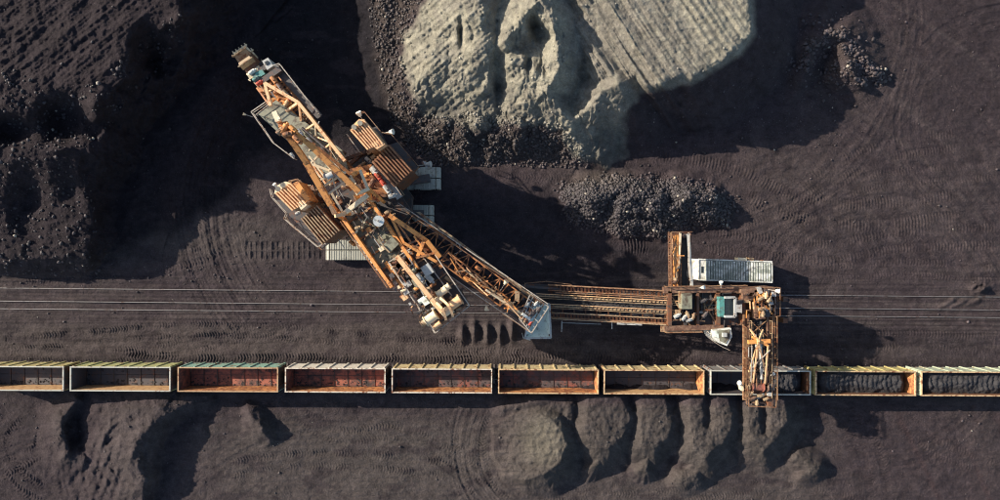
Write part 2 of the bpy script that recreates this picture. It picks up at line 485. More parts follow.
h += dumpm * rough * (U < 600) * (.20 * perlin(_ac / 3.4, _al / 34.0, 152) + .22 * perlin(_ac / 8.0, _al / 50.0, 153)) * (1 - .6 * sst(500, 530, U))
h += dumpm * rough * (0.36 * rills + 0.22 * N_mid) * (0.45 + 0.55 * sst(470, 510, U + .5 * (V - 60)))
h += coalm * (0.05 * fbm(U / 4.5, V / 4.5, 2, 71) + 0.10 * N_mid + .12 * rills)
lm = (sst(0.2, 1.0, h) * (U < 200) * (V < 270)) + sst(0, 1, 1 - np.abs(U - 390) / 40.0) * (V < 140)
h += np.clip(lm, 0, 1) * (0.055 * fbm(U / 5, V / 5, 3, 72, 0.6)) * (1 - .5 * (U < 200))
h += infr * 0.028 * N_fine + infr * 0.05 * fbm(U / 12, V / 5, 3, 77) * sst(12, 40, dbed) * sst(0, 30, dtr)
lob = sst(0.4, 1.2, h) * sst(398, 408, V) * (V < 540) * (U > 470)
churn = blob(100, 455, 60, 50, 4)
h += churn * (.22 * N_rid + .12 * fbm(U / 9, V / 14, 3, 121) + .22 * perlin(np.hypot(U - 150, V - 470) / 5.0, np.arctan2(V - 470, U - 150) * 3, 122))
h += lob * (0.10 * fbm(U / 6, V / 6, 3, 111) + 0.16 * (0.5 - np.abs(perlin(U / 8 + N_mid, V / 15, 112))) )
# diagonal scrapes on the upper-left bench
sc_q = (U * 0.62 + V * 0.78)
h += 0.15 * perlin(sc_q / 6.0, (U * 0.78 - V * 0.62) / 150.0, 81) * sst(190, 120, U) * sst(120, 70, V) + 0.1 * perlin(sc_q / 2.4, (U * 0.78 - V * 0.62) / 60.0, 82) * sst(190, 120, U) * sst(120, 70, V)
# flowing dozer marks on the open ground at right
arc = np.hypot(U - 640, (V - 520) * 0.95)
arc2 = np.hypot(U - 980, V + 120)
rm = sst(745, 800, U + 0.4 * (V - 160)) * sst(285, 262, V) * (1 - 0.7 * blob(836, 60, 60, 50, 3))
h += rm * (0.055 * perlin(arc / 2.6, V / 60.0, 91) + 0.05 * perlin(arc2 / 3.2, U / 60.0, 92) + 0.1 * perlin(arc / 11.0, V / 90.0, 93))
# streaks of the grader right-left along the lanes
for (v0, v1, a_) in ((325, 362, .05), (405, 520, .05), (262, 286, .05)):
    m_ = sst(v0 - 4, v0 + 4, V) * sst(v1 + 4, v1 - 4, V)
    h += m_ * infr * a_ * perlin(U / 45.0, V / 2.4, int(v0))

def tread(pts, half, period, amp, chev=0.5, two=True):
    """grouser prints of a tracked vehicle along a curve"""
    global h
    # resample the curve
    P_ = [np.array(p, float) for p in pts]
    C_ = []
    for i in range(len(P_) - 1):
        p0 = P_[max(i - 1, 0)]; p1 = P_[i]; p2 = P_[i + 1]; p3 = P_[min(i + 2, len(P_) - 1)]
        for t in np.linspace(0, 1, 7)[:-1]:
            C_.append(0.5 * ((2 * p1) + (-p0 + p2) * t + (2 * p0 - 5 * p1 + 4 * p2 - p3) * t * t + (-p0 + 3 * p1 - 3 * p2 + p3) * t ** 3))
    C_.append(P_[-1])
    w = window([tuple(c) for c in C_], half + 14)
    x, y = U[w], V[w]
    D = np.full(x.shape, 1e9); S_ = np.zeros(x.shape); Q = np.zeros(x.shape); s0 = 0.0
    for a, b in zip(C_[:-1], C_[1:]):
        dx, dy = b - a; L = math.hypot(dx, dy)
        t = np.clip(((x - a[0]) * dx + (y - a[1]) * dy) / (L * L), 0, 1)
        qx, qy = x - a[0] - t * dx, y - a[1] - t * dy
        d = np.hypot(qx, qy)
        m = d < D
        D = np.where(m, d, D); S_ = np.where(m, s0 + t * L, S_); Q = np.where(m, np.sign(dx * qy - dy * qx) * d, Q)
        s0 += L
    offs = (-half * 1.9, half * 1.9) if two else (0.0,)
    for o_ in offs:
        d = Q - o_
        band = sst(half + 0.8, half - 0.8, np.abs(d)) * sst(0, 12, S_) * sst(0, 12, s0 - S_)
        wv = np.sin(2 * np.pi * (S_ + chev * np.abs(d)) / period)
        patch = np.clip(0.65 + 0.9 * N_mid[w], 0, 1)
        h[w] += band * (amp * wv * patch - 0.035)
R_ = random.Random(5)
tread([(462, 412), (456, 440), (462, 475), (476, 505)], 4.0, 3.02, 0.065, .6, False)
tread([(492, 416), (482, 440), (486, 470), (500, 500)], 4.5, 3.02, 0.075, .6, False)
tread([(508, 478), (560, 494), (640, 500), (760, 488), (860, 505)], 3.2, 2.86, 0.044, .5)
tread([(120, 352), (200, 358), (330, 357), (460, 360), (600, 357), (680, 358)], 4, 3.02, 0.081, .35, False)
tread([(0, 345), (90, 338), (180, 330), (290, 333), (400, 345), (480, 350)], 3.0, 2.77, 0.054, .5)
tread([(440, 352), (480, 344), (540, 346), (590, 350)], 4, 2.94, 0.065, -.4)
tread([(0, 352), (110, 356), (190, 346), (300, 320)], 3.0, 2.69, 0.044, .5)
tread([(596, 174), (640, 167), (690, 170), (740, 182), (790, 205), (860, 215), (960, 205)], 5.5, 3.19, 0.054, .1, True)
tread([(605, 250), (640, 246), (672, 252)], 8, 3.19, 0.088, .1, False)
tread([(700, 240), (760, 246), (830, 252), (900, 240), (1000, 236)], 4.5, 3.19, 0.047, .2)
tread([(765, 262), (790, 235), (800, 200), (830, 175), (890, 150), (960, 140)], 4.0, 3.02, 0.047, .2)
tread([(700, 215), (745, 218), (800, 190), (860, 120), (900, 60), (925, 10)], 3.5, 2.94, 0.035, .3)
tread([(1000, 170), (930, 175), (860, 185), (790, 225), (775, 255)], 3.5, 2.94, 0.039, .3)
tread([(225, 470), (300, 460), (380, 462), (450, 470)], 3.5, 2.86, 0.049, .4)
tread([(20, 410), (0, 440), (20, 480), (60, 500)], 4, 3.02, 0.054, .5)
tread([(0, 470), (40, 448), (60, 420)], 3.5, 3.02, 0.054, .5)
tread([(295, 412), (340, 436), (400, 432), (446, 455), (520, 496)], 3.2, 2.86, 0.044, .4)
tread([(840, 410), (870, 450), (880, 500)], 4.5, 2.86, 0.054, .4)
tread([(900, 415), (940, 450), (1000, 470)], 3.5, 2.86, 0.044, .4)
tread([(560, 330), (600, 346), (650, 352), (700, 350)], 3.5, 2.86, 0.065, .3)
tread([(20, 275), (100, 270), (200, 255), (235, 225)], 3.5, 2.86, 0.044, .4)
tread([(186, 240), (205, 205), (240, 170), (262, 160)], 3.5, 2.86, 0.044, .4)
tread([(820, 345), (900, 340), (1000, 344)], 3.5, 3.02, 0.054, .3)
tread([(820, 275), (900, 268), (1000, 275)], 3.5, 3.02, 0.039, .3)
tread([(440, 172), (500, 170), (560, 172), (590, 176)], 3.5, 2.86, 0.044, .4)
_r = np.hypot(U - 372, V - 206); _th = np.arctan2(V - 206, U - 372)
h += sst(120, 135, _r) * sst(215, 195, _r) * ((_th > 2.4) | (_th < -2.0)) * (.10 * perlin(_r / 2.7, _th * 2.2, 171) + .14 * perlin(_r / 7.0, _th * 2.0, 172))
_r = np.hypot(U - 550, V - 448); _th = np.arctan2(V - 448, U - 550); _m = sst(58, 66, _r) * sst(108, 98, _r) * sst(545, 520, U) * sst(404, 412, V)
h += _m * (.11 * perlin(_r / 4.2, _th * 2, 173) + .06 * perlin(_r / 2.1, _r * 0 + 1.3, 174))
for (cu, cv, r0, half) in ((880, 330, 120, 3.0), (880, 330, 135, 3.0), (700, 20, 205, 2.6), (700, 20, 219, 2.6), (1010, 120, 96, 3.2), (1010, 120, 113, 3.2), (330, 620, 190, 2.6), (330, 620, 204, 2.6), (60, 560, 120, 2.8), (60, 560, 134, 2.8)):
    _r = np.hypot(U - cu, V - cv); _d = np.abs(_r - r0 + 2.5 * N_big)
    h -= infr * .05 * sst(half, half - 1.2, _d) * sst(12, 34, dbed) * sst(18, 34, dtr) * (h < 1.0) * np.clip(.7 + N_mid, 0, 1); h += infr * .025 * np.exp(-((_d - half - 1) / 1.0) ** 2) * (h < 1.0) * sst(12, 34, dbed) * sst(18, 34, dtr)
# print left behind the excavator crawler: a grid of shoe marks
m_ = sst(0, 1.5, 40 - np.abs(U - 285)) * sst(0, 1.2, 9.6 - np.abs(V - 250.5))
gx = np.abs(((U - 245) / 5.3) % 1 - 0.5) * 2; gy = np.abs(((V - 241) / 9.5) % 1 - 0.5) * 2
h -= m_ * (0.07 - 0.085 * sst(0.62, 0.9, np.maximum(gx, gy - 0.12)))
tread([(243, 258), (240, 240), (243, 222), (256, 212), (272, 210)], 1.0, 40, 0.000, .4, False)

# ---- soil colours (what the ground is made of, plus some painted-in cast shadow)
def c3(*c): return np.array(c, float)
col = np.zeros(U.shape + (3,))
base = c3(.062, .0515, .0535)
col[:] = base
def lay(mask, c):
    global col
    mk = np.clip(mask, 0, 1)[..., None]
    col = col * (1 - mk) + np.array(c) * mk
lay(0.55 * sst(-.2, .5, N_big), (.078, .066, .064))
lay(0.5 * sst(.1, .6, N_mid + 0.5 * N_big), (.050, .044, .045))
lay(0.6 * sst(400, 440, V + 6 * N_mid) * sst(860, 780, U) * sst(150, 260, U), (.098, .089, .079))
lay(0.5 * sst(318, 330, V) * sst(366, 358, V) * sst(720, 600, U), (.098, .088, .078))
lay(0.85 * blob(215, 240, 150, 26, 3), (.085, .076, .070))
# fresh black coal by the wheel and train; bank and excavator shadows painted in
coal_shade_c = (.017, .017, .020)
lay(0.93 * sst(-6, 16, poly_sd([(190, -900), (176, 10), (130, 62), (92, 108), (86, 200), (100, 262), (176, 232), (232, 200), (262, 160), (330, 150), (400, 160), (425, 150), (404, 100), (386, 50), (380, -900)], WU + 6 * N_mid, WV + 6 * N_mid)), coal_shade_c)  # coal face, with the bank's cast shadow painted in beyond it
lay(0.75 * sst(-8, 14, poly_sd([(20, 105), (90, 100), (95, 262), (0, 262), (0, 200)], WU + 8 * N_mid, WV + 8 * N_mid)), (.036, .033, .034))
lay(0.8 * sst(-6, 20, poly_sd([(430, 190), (560, 184), (590, 235), (690, 240), (700, 300), (700, 340), (640, 345), (560, 318), (440, 300)], WU + 8 * N_mid, WV)), (.026, .025, .029))  # dark tone paints in the excavator's cast shadow over this lane
lay(0.85 * sst(22, 12, np.abs(V - line_v(U, 379, TRAIN_A)) + 3 * N_mid), (.034, .031, .032))
lay(0.7 * sst(-6, 20, poly_sd([(600, 330), (760, 325), (900, 318), (1000, 330), (1000, 372), (640, 366)], WU, WV)), (.045, .040, .042))
lay(0.9 * coalm, (.050, .047, .048))
lay(0.85 * (U < 260) * sst(275, 240, V) * sst(0.3, 1.6, h), (.030, .025, .028))
lay(.55 * sst(820, 1000, U) * sst(200, 60, V), (.040, .033, .036))
lay(.5 * sst(120, -20, U) * sst(380, 420, V), (.050, .043, .043))
lay(.4 * blob(800, 195, 80, 50, 3), (.082, .070, .064))
lay(.45 * blob(400, 455, 120, 40, 3), (.098, .090, .078))
lay(.5 * sst(.1, .6, perlin(U / 70, V / 1.7, 141)) * sst(30, 22, dbed), (.105, .094, .086))
lay(.5 * sst(.1, .6, perlin(U / 90, V / 1.9, 142)) * sst(30, 22, dbed), (.034, .030, .031))
lay(.55 * sst(.15, .5, fbm(U / 35, V / 16, 4, 143)) * (h < 1), (.044, .037, .040))
lay(0.5 * rm * sst(.05, .5, perlin(arc / 9.0, V / 120.0, 101) + .3 * perlin(arc / 2.5, V / 50.0, 102)), (.085, .073, .070))
lay(0.5 * rm * sst(.1, .5, perlin(arc2 / 12.0, U / 160.0, 103)), (.046, .039, .042))
for (u_, v_) in ((822, 224), (838, 228), (866, 236), (880, 246)): lay(.6 * np.exp(-((U - u_ - .45 * (V - v_)) / 3.4) ** 2 - ((V - v_) / 22) ** 4), (.036, .032, .035))
for off in (292.5, 305.5, 313.2, 299, 318.5): lay(.45 * np.exp(-((V - line_v(U, off) - 1.6) / 1.1) ** 2) * sst(-.4, .3, N_mid), (.125, .11, .098))
# overburden: pale olive-grey
ob = [(376, -900), (396, -40), (428, 4), (404, 36), (398, 62), (412, 92), (430, 118), (470, 128), (505, 122), (560, 130), (572, 156), (605, 164), (624, 152), (630, 118), (636, 92), (690, 85), (742, 54), (755, 36), (754, -10), (775, -120), (800, -900)]
_wk = sst(720, 640, U)
obm = sst(-4, 5, poly_sd(ob, U + _wk * (WU - U + 5 * N_mid), V + _wk * (WV - V + 5 * N_mid)))
lay(obm, (.255, .240, .188))
lay(obm * 0.75 * sst(548, 566, U - 0.25 * V) * sst(705, 640, U - 0.5 * V), (.17, .155, .130))
lay(obm * 0.55 * sst(0.0, .7, N_rid), (.29, .28, .22))
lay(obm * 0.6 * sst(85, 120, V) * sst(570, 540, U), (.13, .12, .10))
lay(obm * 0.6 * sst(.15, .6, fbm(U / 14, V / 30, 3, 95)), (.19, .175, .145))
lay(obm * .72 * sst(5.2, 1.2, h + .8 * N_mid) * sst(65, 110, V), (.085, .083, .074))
lay(obm * .5 * sst(.1, .55, fbm(U / 28, V / 20, 4, 161)), (.175, .165, .14))
fr = sst(-8, 10, poly_sd([(366, -60), (396, -40), (420, 6), (398, 50), (410, 96), (460, 122), (560, 128), (570, 164), (430, 166), (396, 128), (376, 60)], WU, WV)) * (1 - obm)
lay(0.85 * fr, (.075, .064, .055))
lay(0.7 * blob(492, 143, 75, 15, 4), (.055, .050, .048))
lay(0.7 * blob(600, 178, 28, 10), (.10, .09, .076))
# lobes beside the train: dull khaki crests
lay(0.7 * sst(0.5, 2.0, h) * sst(400, 410, V) * (U > 470) * (U < 835), (.080, .075, .066))
lay(0.7 * blob(545, 440, 22, 26, 4), (.150, .145, .112))
lay(0.5 * sst(0.5, 2.0, h) * sst(400, 410, V) * (U < 230), (.085, .077, .072))
lay(0.5 * blob(840, 60, 45, 35) * sst(0, .5, N_mid + .2), (.10, .082, .070))
# reddish clay streaks lower right
lay(0.45 * sst(.25, .6, perlin((U - 0.45 * V) / 17, V / 150, 97)) * sst(405, 425, V) * sst(820, 850, U), (.085, .055, .052))
lay(0.35 * sst(.1, .5, fbm(U / 60, V / 9, 3, 98)) * sst(60, 30, np.abs(V - 315)), (.10, .086, .078))
col *= (.73 + .17 * np.clip(obm, 0, 1))[..., None]
col *= (1 + 0.16 * N_fine + 0.10 * fbm(U / 3, V / 3, 2, 99))[..., None]
_t = np.clip(obm, 0, 1)[..., None]
col = col * (np.array([1.02, .962, .995]) * (1 - _t) + _t)
col = np.clip(col, .012, .6)

# ---- mesh
k_ = (1 - h / CAM_H) / GS
X = (U - 500) * k_; Y = (250 - V) * k_; Z = h
nv, nu = U.shape
def grid_mesh(name, X, Y, Z, colr, mat):
    me = bpy.data.meshes.new(name)
    nv, nu = X.shape
    me.vertices.add(nv * nu)
    co = np.stack([X, Y, Z], -1).reshape(-1).astype(np.float32)
    me.vertices.foreach_set('co', co)
    i = np.arange(nv * nu).reshape(nv, nu)
    q = np.stack([i[:-1, :-1], i[1:, :-1], i[1:, 1:], i[:-1, 1:]], -1).reshape(-1)
    nq = (nv - 1) * (nu - 1)
    me.loops.add(nq * 4); me.loops.foreach_set('vertex_index', q.astype(np.int32))
    me.polygons.add(nq)
    me.polygons.foreach_set('loop_start', (np.arange(nq) * 4).astype(np.int32))
    me.polygons.foreach_set('use_smooth', np.ones(nq, bool))
    me.update(calc_edges=True)
    if colr is not None:
        at = me.color_attributes.new('soil', 'FLOAT_COLOR', 'POINT')
        c4 = np.concatenate([colr, np.ones(colr.shape[:2] + (1,))], -1).reshape(-1).astype(np.float32)
        at.data.foreach_set('color', c4)
    me.materials.append(mat)
    return me

gm, nt, b = new_mat('mine_ground')
at = N(nt, 'ShaderNodeAttribute', attribute_name='soil')
pos = N(nt, 'ShaderNodeNewGeometry')
n1 = noise(nt, 5.0, 6, 0.75, pos.outputs['Position'])
n2 = noise(nt, 0.5, 5, 0.6, pos.outputs['Position'], 0.6)
vor = N(nt, 'ShaderNodeTexVoronoi'); vor.inputs['Scale'].default_value = 3.2
nt.links.new(pos.outputs['Position'], vor.inputs['Vector'])
mul = N(nt, 'ShaderNodeMapRange'); nt.links.new(n1, mul.inputs[0])
mul.inputs[1].default_value = .3; mul.inputs[2].default_value = .7; mul.inputs[3].default_value = .66; mul.inputs[4].default_value = 1.36
mul2 = N(nt, 'ShaderNodeMapRange'); nt.links.new(n2, mul2.inputs[0])
mul2.inputs[1].default_value = .3; mul2.inputs[2].default_value = .7; mul2.inputs[3].default_value = .8; mul2.inputs[4].default_value = 1.2
mm = N(nt, 'ShaderNodeMath', operation='MULTIPLY'); nt.links.new(mul.outputs[0], mm.inputs[0]); nt.links.new(mul2.outputs[0], mm.inputs[1])
vm = N(nt, 'ShaderNodeVectorMath', operation='SCALE')
nt.links.new(at.outputs['Color'], vm.inputs[0]); nt.links.new(mm.outputs[0], vm.inputs['Scale'])
# sparse pale chips
chip = ramp(nt, noise(nt, 9.0, 2, 0.5, pos.outputs['Position']), .72, .76)
cc = mixc(nt, chip, vm.outputs[0], (.16, .14, .12))
nt.links.new(cc, b.inputs['Base Color'])
b.inputs['Roughness'].default_value = .92
b.inputs['Specular IOR Level'].default_value = .08
n3 = noise(nt, 1.5, 6, .7, pos.outputs['Position'], .8)
bp = N(nt, 'ShaderNodeBump'); bp.inputs['Strength'].default_value = .9; bp.inputs['Distance'].default_value = .13
hh = N(nt, 'ShaderNodeMath', operation='ADD'); nt.links.new(n1, hh.inputs[0])
hv = N(nt, 'ShaderNodeMath', operation='MULTIPLY'); nt.links.new(vor.outputs['Distance'], hv.inputs[0]); hv.inputs[1].default_value = .25
nt.links.new(hv.outputs[0], hh.inputs[1])
h3 = N(nt, 'ShaderNodeMath', operation='MULTIPLY_ADD'); nt.links.new(n3, h3.inputs[0]); h3.inputs[1].default_value = 1.2; nt.links.new(hh.outputs[0], h3.inputs[2])
nt.links.new(h3.outputs[0], bp.inputs['Height']); nt.links.new(bp.outputs[0], b.inputs['Normal'])
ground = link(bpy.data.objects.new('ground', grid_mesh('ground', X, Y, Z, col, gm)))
tag(ground, kind='structure')

def gh(px, py):
    """ground height under an image position"""
    i = min(max(int(np.searchsorted(va, py)), 0), nv - 1); j = min(max(int(np.searchsorted(ua, px)), 0), nu - 1)
    return float(h[i, j])

# ---- loose lumps of coal and rock: real stones, too many to count
rockm, nt, b = new_mat('loose_rock')
pos = N(nt, 'ShaderNodeNewGeometry')
at = N(nt, 'ShaderNodeAttribute', attribute_name='soil')
r1 = N(nt, 'ShaderNodeMapRange'); nt.links.new(pos.outputs['Random Per Island'], r1.inputs[0]); r1.inputs[3].default_value = .6; r1.inputs[4].default_value = 1.55
vm = N(nt, 'ShaderNodeVectorMath', operation='SCALE'); nt.links.new(at.outputs['Color'], vm.inputs[0]); nt.links.new(r1.outputs[0], vm.inputs['Scale'])
pl = N(nt, 'ShaderNodeMath', operation='GREATER_THAN'); nt.links.new(pos.outputs['Random Per Island'], pl.inputs[0]); pl.inputs[1].default_value = .985
nt.links.new(mixc(nt, pl.outputs[0], vm.outputs[0], (.30, .27, .22)), b.inputs['Base Color'])
b.inputs['Roughness'].default_value = .7
_oc = np.array([(1, 0, 0), (-1, 0, 0), (0, 1, 0), (0, -1, 0), (0, 0, 1), (0, 0, -1), (.62, .62, .5), (-.6, .66, .45), (.6, -.62, .5), (-.64, -.6, .48)], float)
_of = np.array([(0, 6, 8), (0, 2, 6), (1, 9, 7), (1, 7, 2), (2, 7, 6), (3, 8, 9), (0, 8, 3), (1, 3, 9), (6, 7, 4), (6, 4, 8), (8, 4, 9), (9, 4, 7), (0, 5, 2), (2, 5, 1), (1, 5, 3), (3, 5, 0)])
def rocks(name, centres, radii, label, cat='rocks'):
    n = len(centres); rs = np.random.RandomState(n)
    pj = _oc[None] * (0.75 + 0.5 * rs.rand(n, len(_oc), 1))
    pj = pj * (np.array(radii)[:, None, None] * (0.7 + 0.6 * rs.rand(n, 1, 3)))
    th = rs.rand(n) * 2 * np.pi; c, s = np.cos(th)[:, None], np.sin(th)[:, None]
    x = pj[..., 0] * c - pj[..., 1] * s; y = pj[..., 0] * s + pj[..., 1] * c
    co = np.stack([x, y, pj[..., 2] * .85], -1)
    C0, K = [], []
    for (a, b_) in centres:
        z = gh(a, b_); p = P(a, b_, z); C0.append((p.x, p.y, z))
        i = min(int(np.searchsorted(va, b_)), nv - 1); j = min(int(np.searchsorted(ua, a)), nu - 1)
        K.append(col[i, j])
    co += np.array(C0)[:, None, :] + np.array([0, 0, 1.0])[None, None] * (np.array(radii)[:, None, None] * .25)
    me = bpy.data.meshes.new(name)
    fs = (_of[None] + (np.arange(n) * len(_oc))[:, None, None]).reshape(-1)
    me.vertices.add(n * len(_oc)); me.vertices.foreach_set('co', co.reshape(-1).astype(np.float32))
    nf = n * len(_of)
    me.loops.add(nf * 3); me.loops.foreach_set('vertex_index', fs.astype(np.int32))
    me.polygons.add(nf); me.polygons.foreach_set('loop_start', (np.arange(nf) * 3).astype(np.int32))
    me.update(calc_edges=True)
    atr = me.color_attributes.new('soil', 'FLOAT_COLOR', 'POINT')
    kk = np.repeat(np.array(K) * 1.1, len(_oc), 0)
    atr.data.foreach_set('color', np.concatenate([kk, np.ones((len(kk), 1))], -1).reshape(-1).astype(np.float32))
    me.materials.append(rockm)
    o = link(bpy.data.objects.new(name, me))
    return tag(o, label, cat, None, 'stuff')

R2 = random.Random(21)
def scatter(fn, n):
    out = []
    while len(out) < n:
        p = fn()
        if p: out.append(p)
    return out
def in_poly(poly, margin=0):
    us = [p[0] for p in poly]; vs = [p[1] for p in poly]
    def f():
        a = R2.uniform(min(us), max(us)); b_ = R2.uniform(min(vs), max(vs))
        ins = False; n = len(poly)
        for i in range(n):
            ax, ay = poly[i]; bx, by = poly[(i + 1) % n]
            if (ay > b_) != (by > b_) and a < (bx - ax) * (b_ - ay) / (by - ay) + ax: ins = not ins
        return (a, b_) if ins else None
    return f
def sizes(n, lo, hi, p=2.5): return [lo + (hi - lo) * R2.random() ** p for _ in range(n)]
c = scatter(in_poly([(558, 184), (620, 176), (700, 182), (732, 200), (728, 226), (700, 224), (668, 236), (620, 236), (570, 222)]), 10500)
c = [(a + R2.gauss(0, 3.2), b_ + R2.gauss(0, 2.6)) for a, b_ in c]
rocks('coal_lumps', c, sizes(len(c), .05, .26, 3.2), 'heap of broken coal lumps lying north of the rail mounted loader', 'coal')
c = scatter(in_poly([(432, 118), (470, 112), (560, 122), (585, 150), (590, 168), (430, 166), (400, 140), (412, 118)]), 3000)
rocks('dump_toe_rubble', c, sizes(len(c), .05, .24), 'dark rubble rolled down to the toe of the pale overburden dump', 'rubble')
c = scatter(in_poly([(366, -15), (428, -15), (400, 50), (410, 96), (440, 120), (430, 150), (392, 122), (376, 60)]), 2200)
rocks('dump_flank_rubble', c, sizes(len(c), .05, .26, 3.4), 'brown rubble strewn along the western flank of the pale dump', 'rubble')
c = [(828 + R2.gauss(0, 1) * 22 + 12 * math.cos(t), 58 + R2.gauss(0, 1) * 20) for t in [R2.random() * 6 for _ in range(420)]]
c += [(x + R2.gauss(0, 3.5), y + R2.gauss(0, 3.5)) for (x, y) in [R2.choice([(803, 62), (813, 45), (828, 34), (840, 36), (852, 50), (860, 62), (872, 72), (880, 78), (862, 80)]) for _ in range(700)]]
rocks('ridge_rubble', c, sizes(len(c), .06, .34, 3), 'stony rubble on the small curved ridge in the upper right', 'rubble')
c = scatter(in_poly([(0, 60), (60, 90), (100, 80), (130, 50), (180, 10), (186, 40), (120, 110), (90, 160), (100, 262), (110, 275), (0, 275)]), 1500)
rocks('bank_rubble', c, sizes(len(c), .04, .28, 4), 'coal rubble lying over the broken edge of the left bank', 'rubble')
c = [(R2.uniform(-20, 1020), R2.uniform(-20, 520)) for _ in range(1500)]
c += scatter(in_poly([(600, 90), (760, 60), (850, 60), (840, 150), (640, 158)]), 420)
c += scatter(in_poly([(400, 10), (540, 10), (610, 150), (420, 120)]), 260)
c += scatter(in_poly([(0, 262), (300, 262), (300, 286), (0, 286)]), 300)
rocks('loose_stones', c, sizes(len(c), .04, .18, 4), 'small stones scattered thinly over the whole mine floor', 'stones')

# ------------------------------------------------------------------ train
def set_mat(o, m):
    o.material_slots[0].link = 'OBJECT'; o.material_slots[0].material = m
def copy_tree(o, parent=None):
    c = o.copy(); link(c); c.parent = parent
    for ch in list(o.children): copy_tree(ch, c)
    return c

def steel(name, c, rust=(.17, .06, .025), amt=.35, damt=.2, **k): return painted(name, c, rust=rust, amt=amt, damt=damt, **k)
M['y1'] = steel('faded_yellow', (.42, .37, .16)); M['y2'] = steel('pale_cream_yellow', (.54, .44, .24))
M['g1'] = steel('faded_green', (.22, .38, .30)); M['w1'] = steel('chalky_white', (.60, .56, .47), amt=.2)
M['gy'] = steel('boom_shade_grey', (.22, .22, .21)); M['yg'] = steel('yellow_green', (.38, .39, .17))  # the grey paints in the loading boom's shade on one wagon
M['pg'] = steel('pale_green_steel', (.38, .44, .32))
M['in_dark'] = steel('sooty_interior', (.055, .050, .055), rust=(.10, .055, .04), amt=.3, damt=.3)
M['in_red'] = steel('red_primer_interior', (.30, .10, .062), rust=(.13, .055, .042), amt=.55, damt=.6, scale=1.1)
M['in_mix'] = steel('sooty_rusty_interior', (.085, .065, .065), rust=(.20, .07, .05), amt=.45, damt=.6, scale=.8)
M['line_or'] = steel('bright_rust_lining', (.55, .25, .09), rust=(.24, .09, .04), amt=.6, damt=.45)
M['line_tan'] = steel('tan_rust_lining', (.52, .33, .16), rust=(.26, .11, .05), amt=.35, damt=.15)
M['rim_w'] = steel('worn_white_rim', (.58, .52, .42), amt=.42, damt=.35)
M['rim_c'] = steel('worn_cream_rim', (.54, .38, .21), amt=.45, damt=.3)
M['rim_b'] = steel('worn_brown_rim', (.42, .27, .15), amt=.3, damt=.15)
M['rim_g'] = steel('worn_grey_rim', (.42, .42, .36), amt=.25, damt=.15)
M['bogie'] = steel('bogie_iron', (.06, .05, .045), damt=.5)

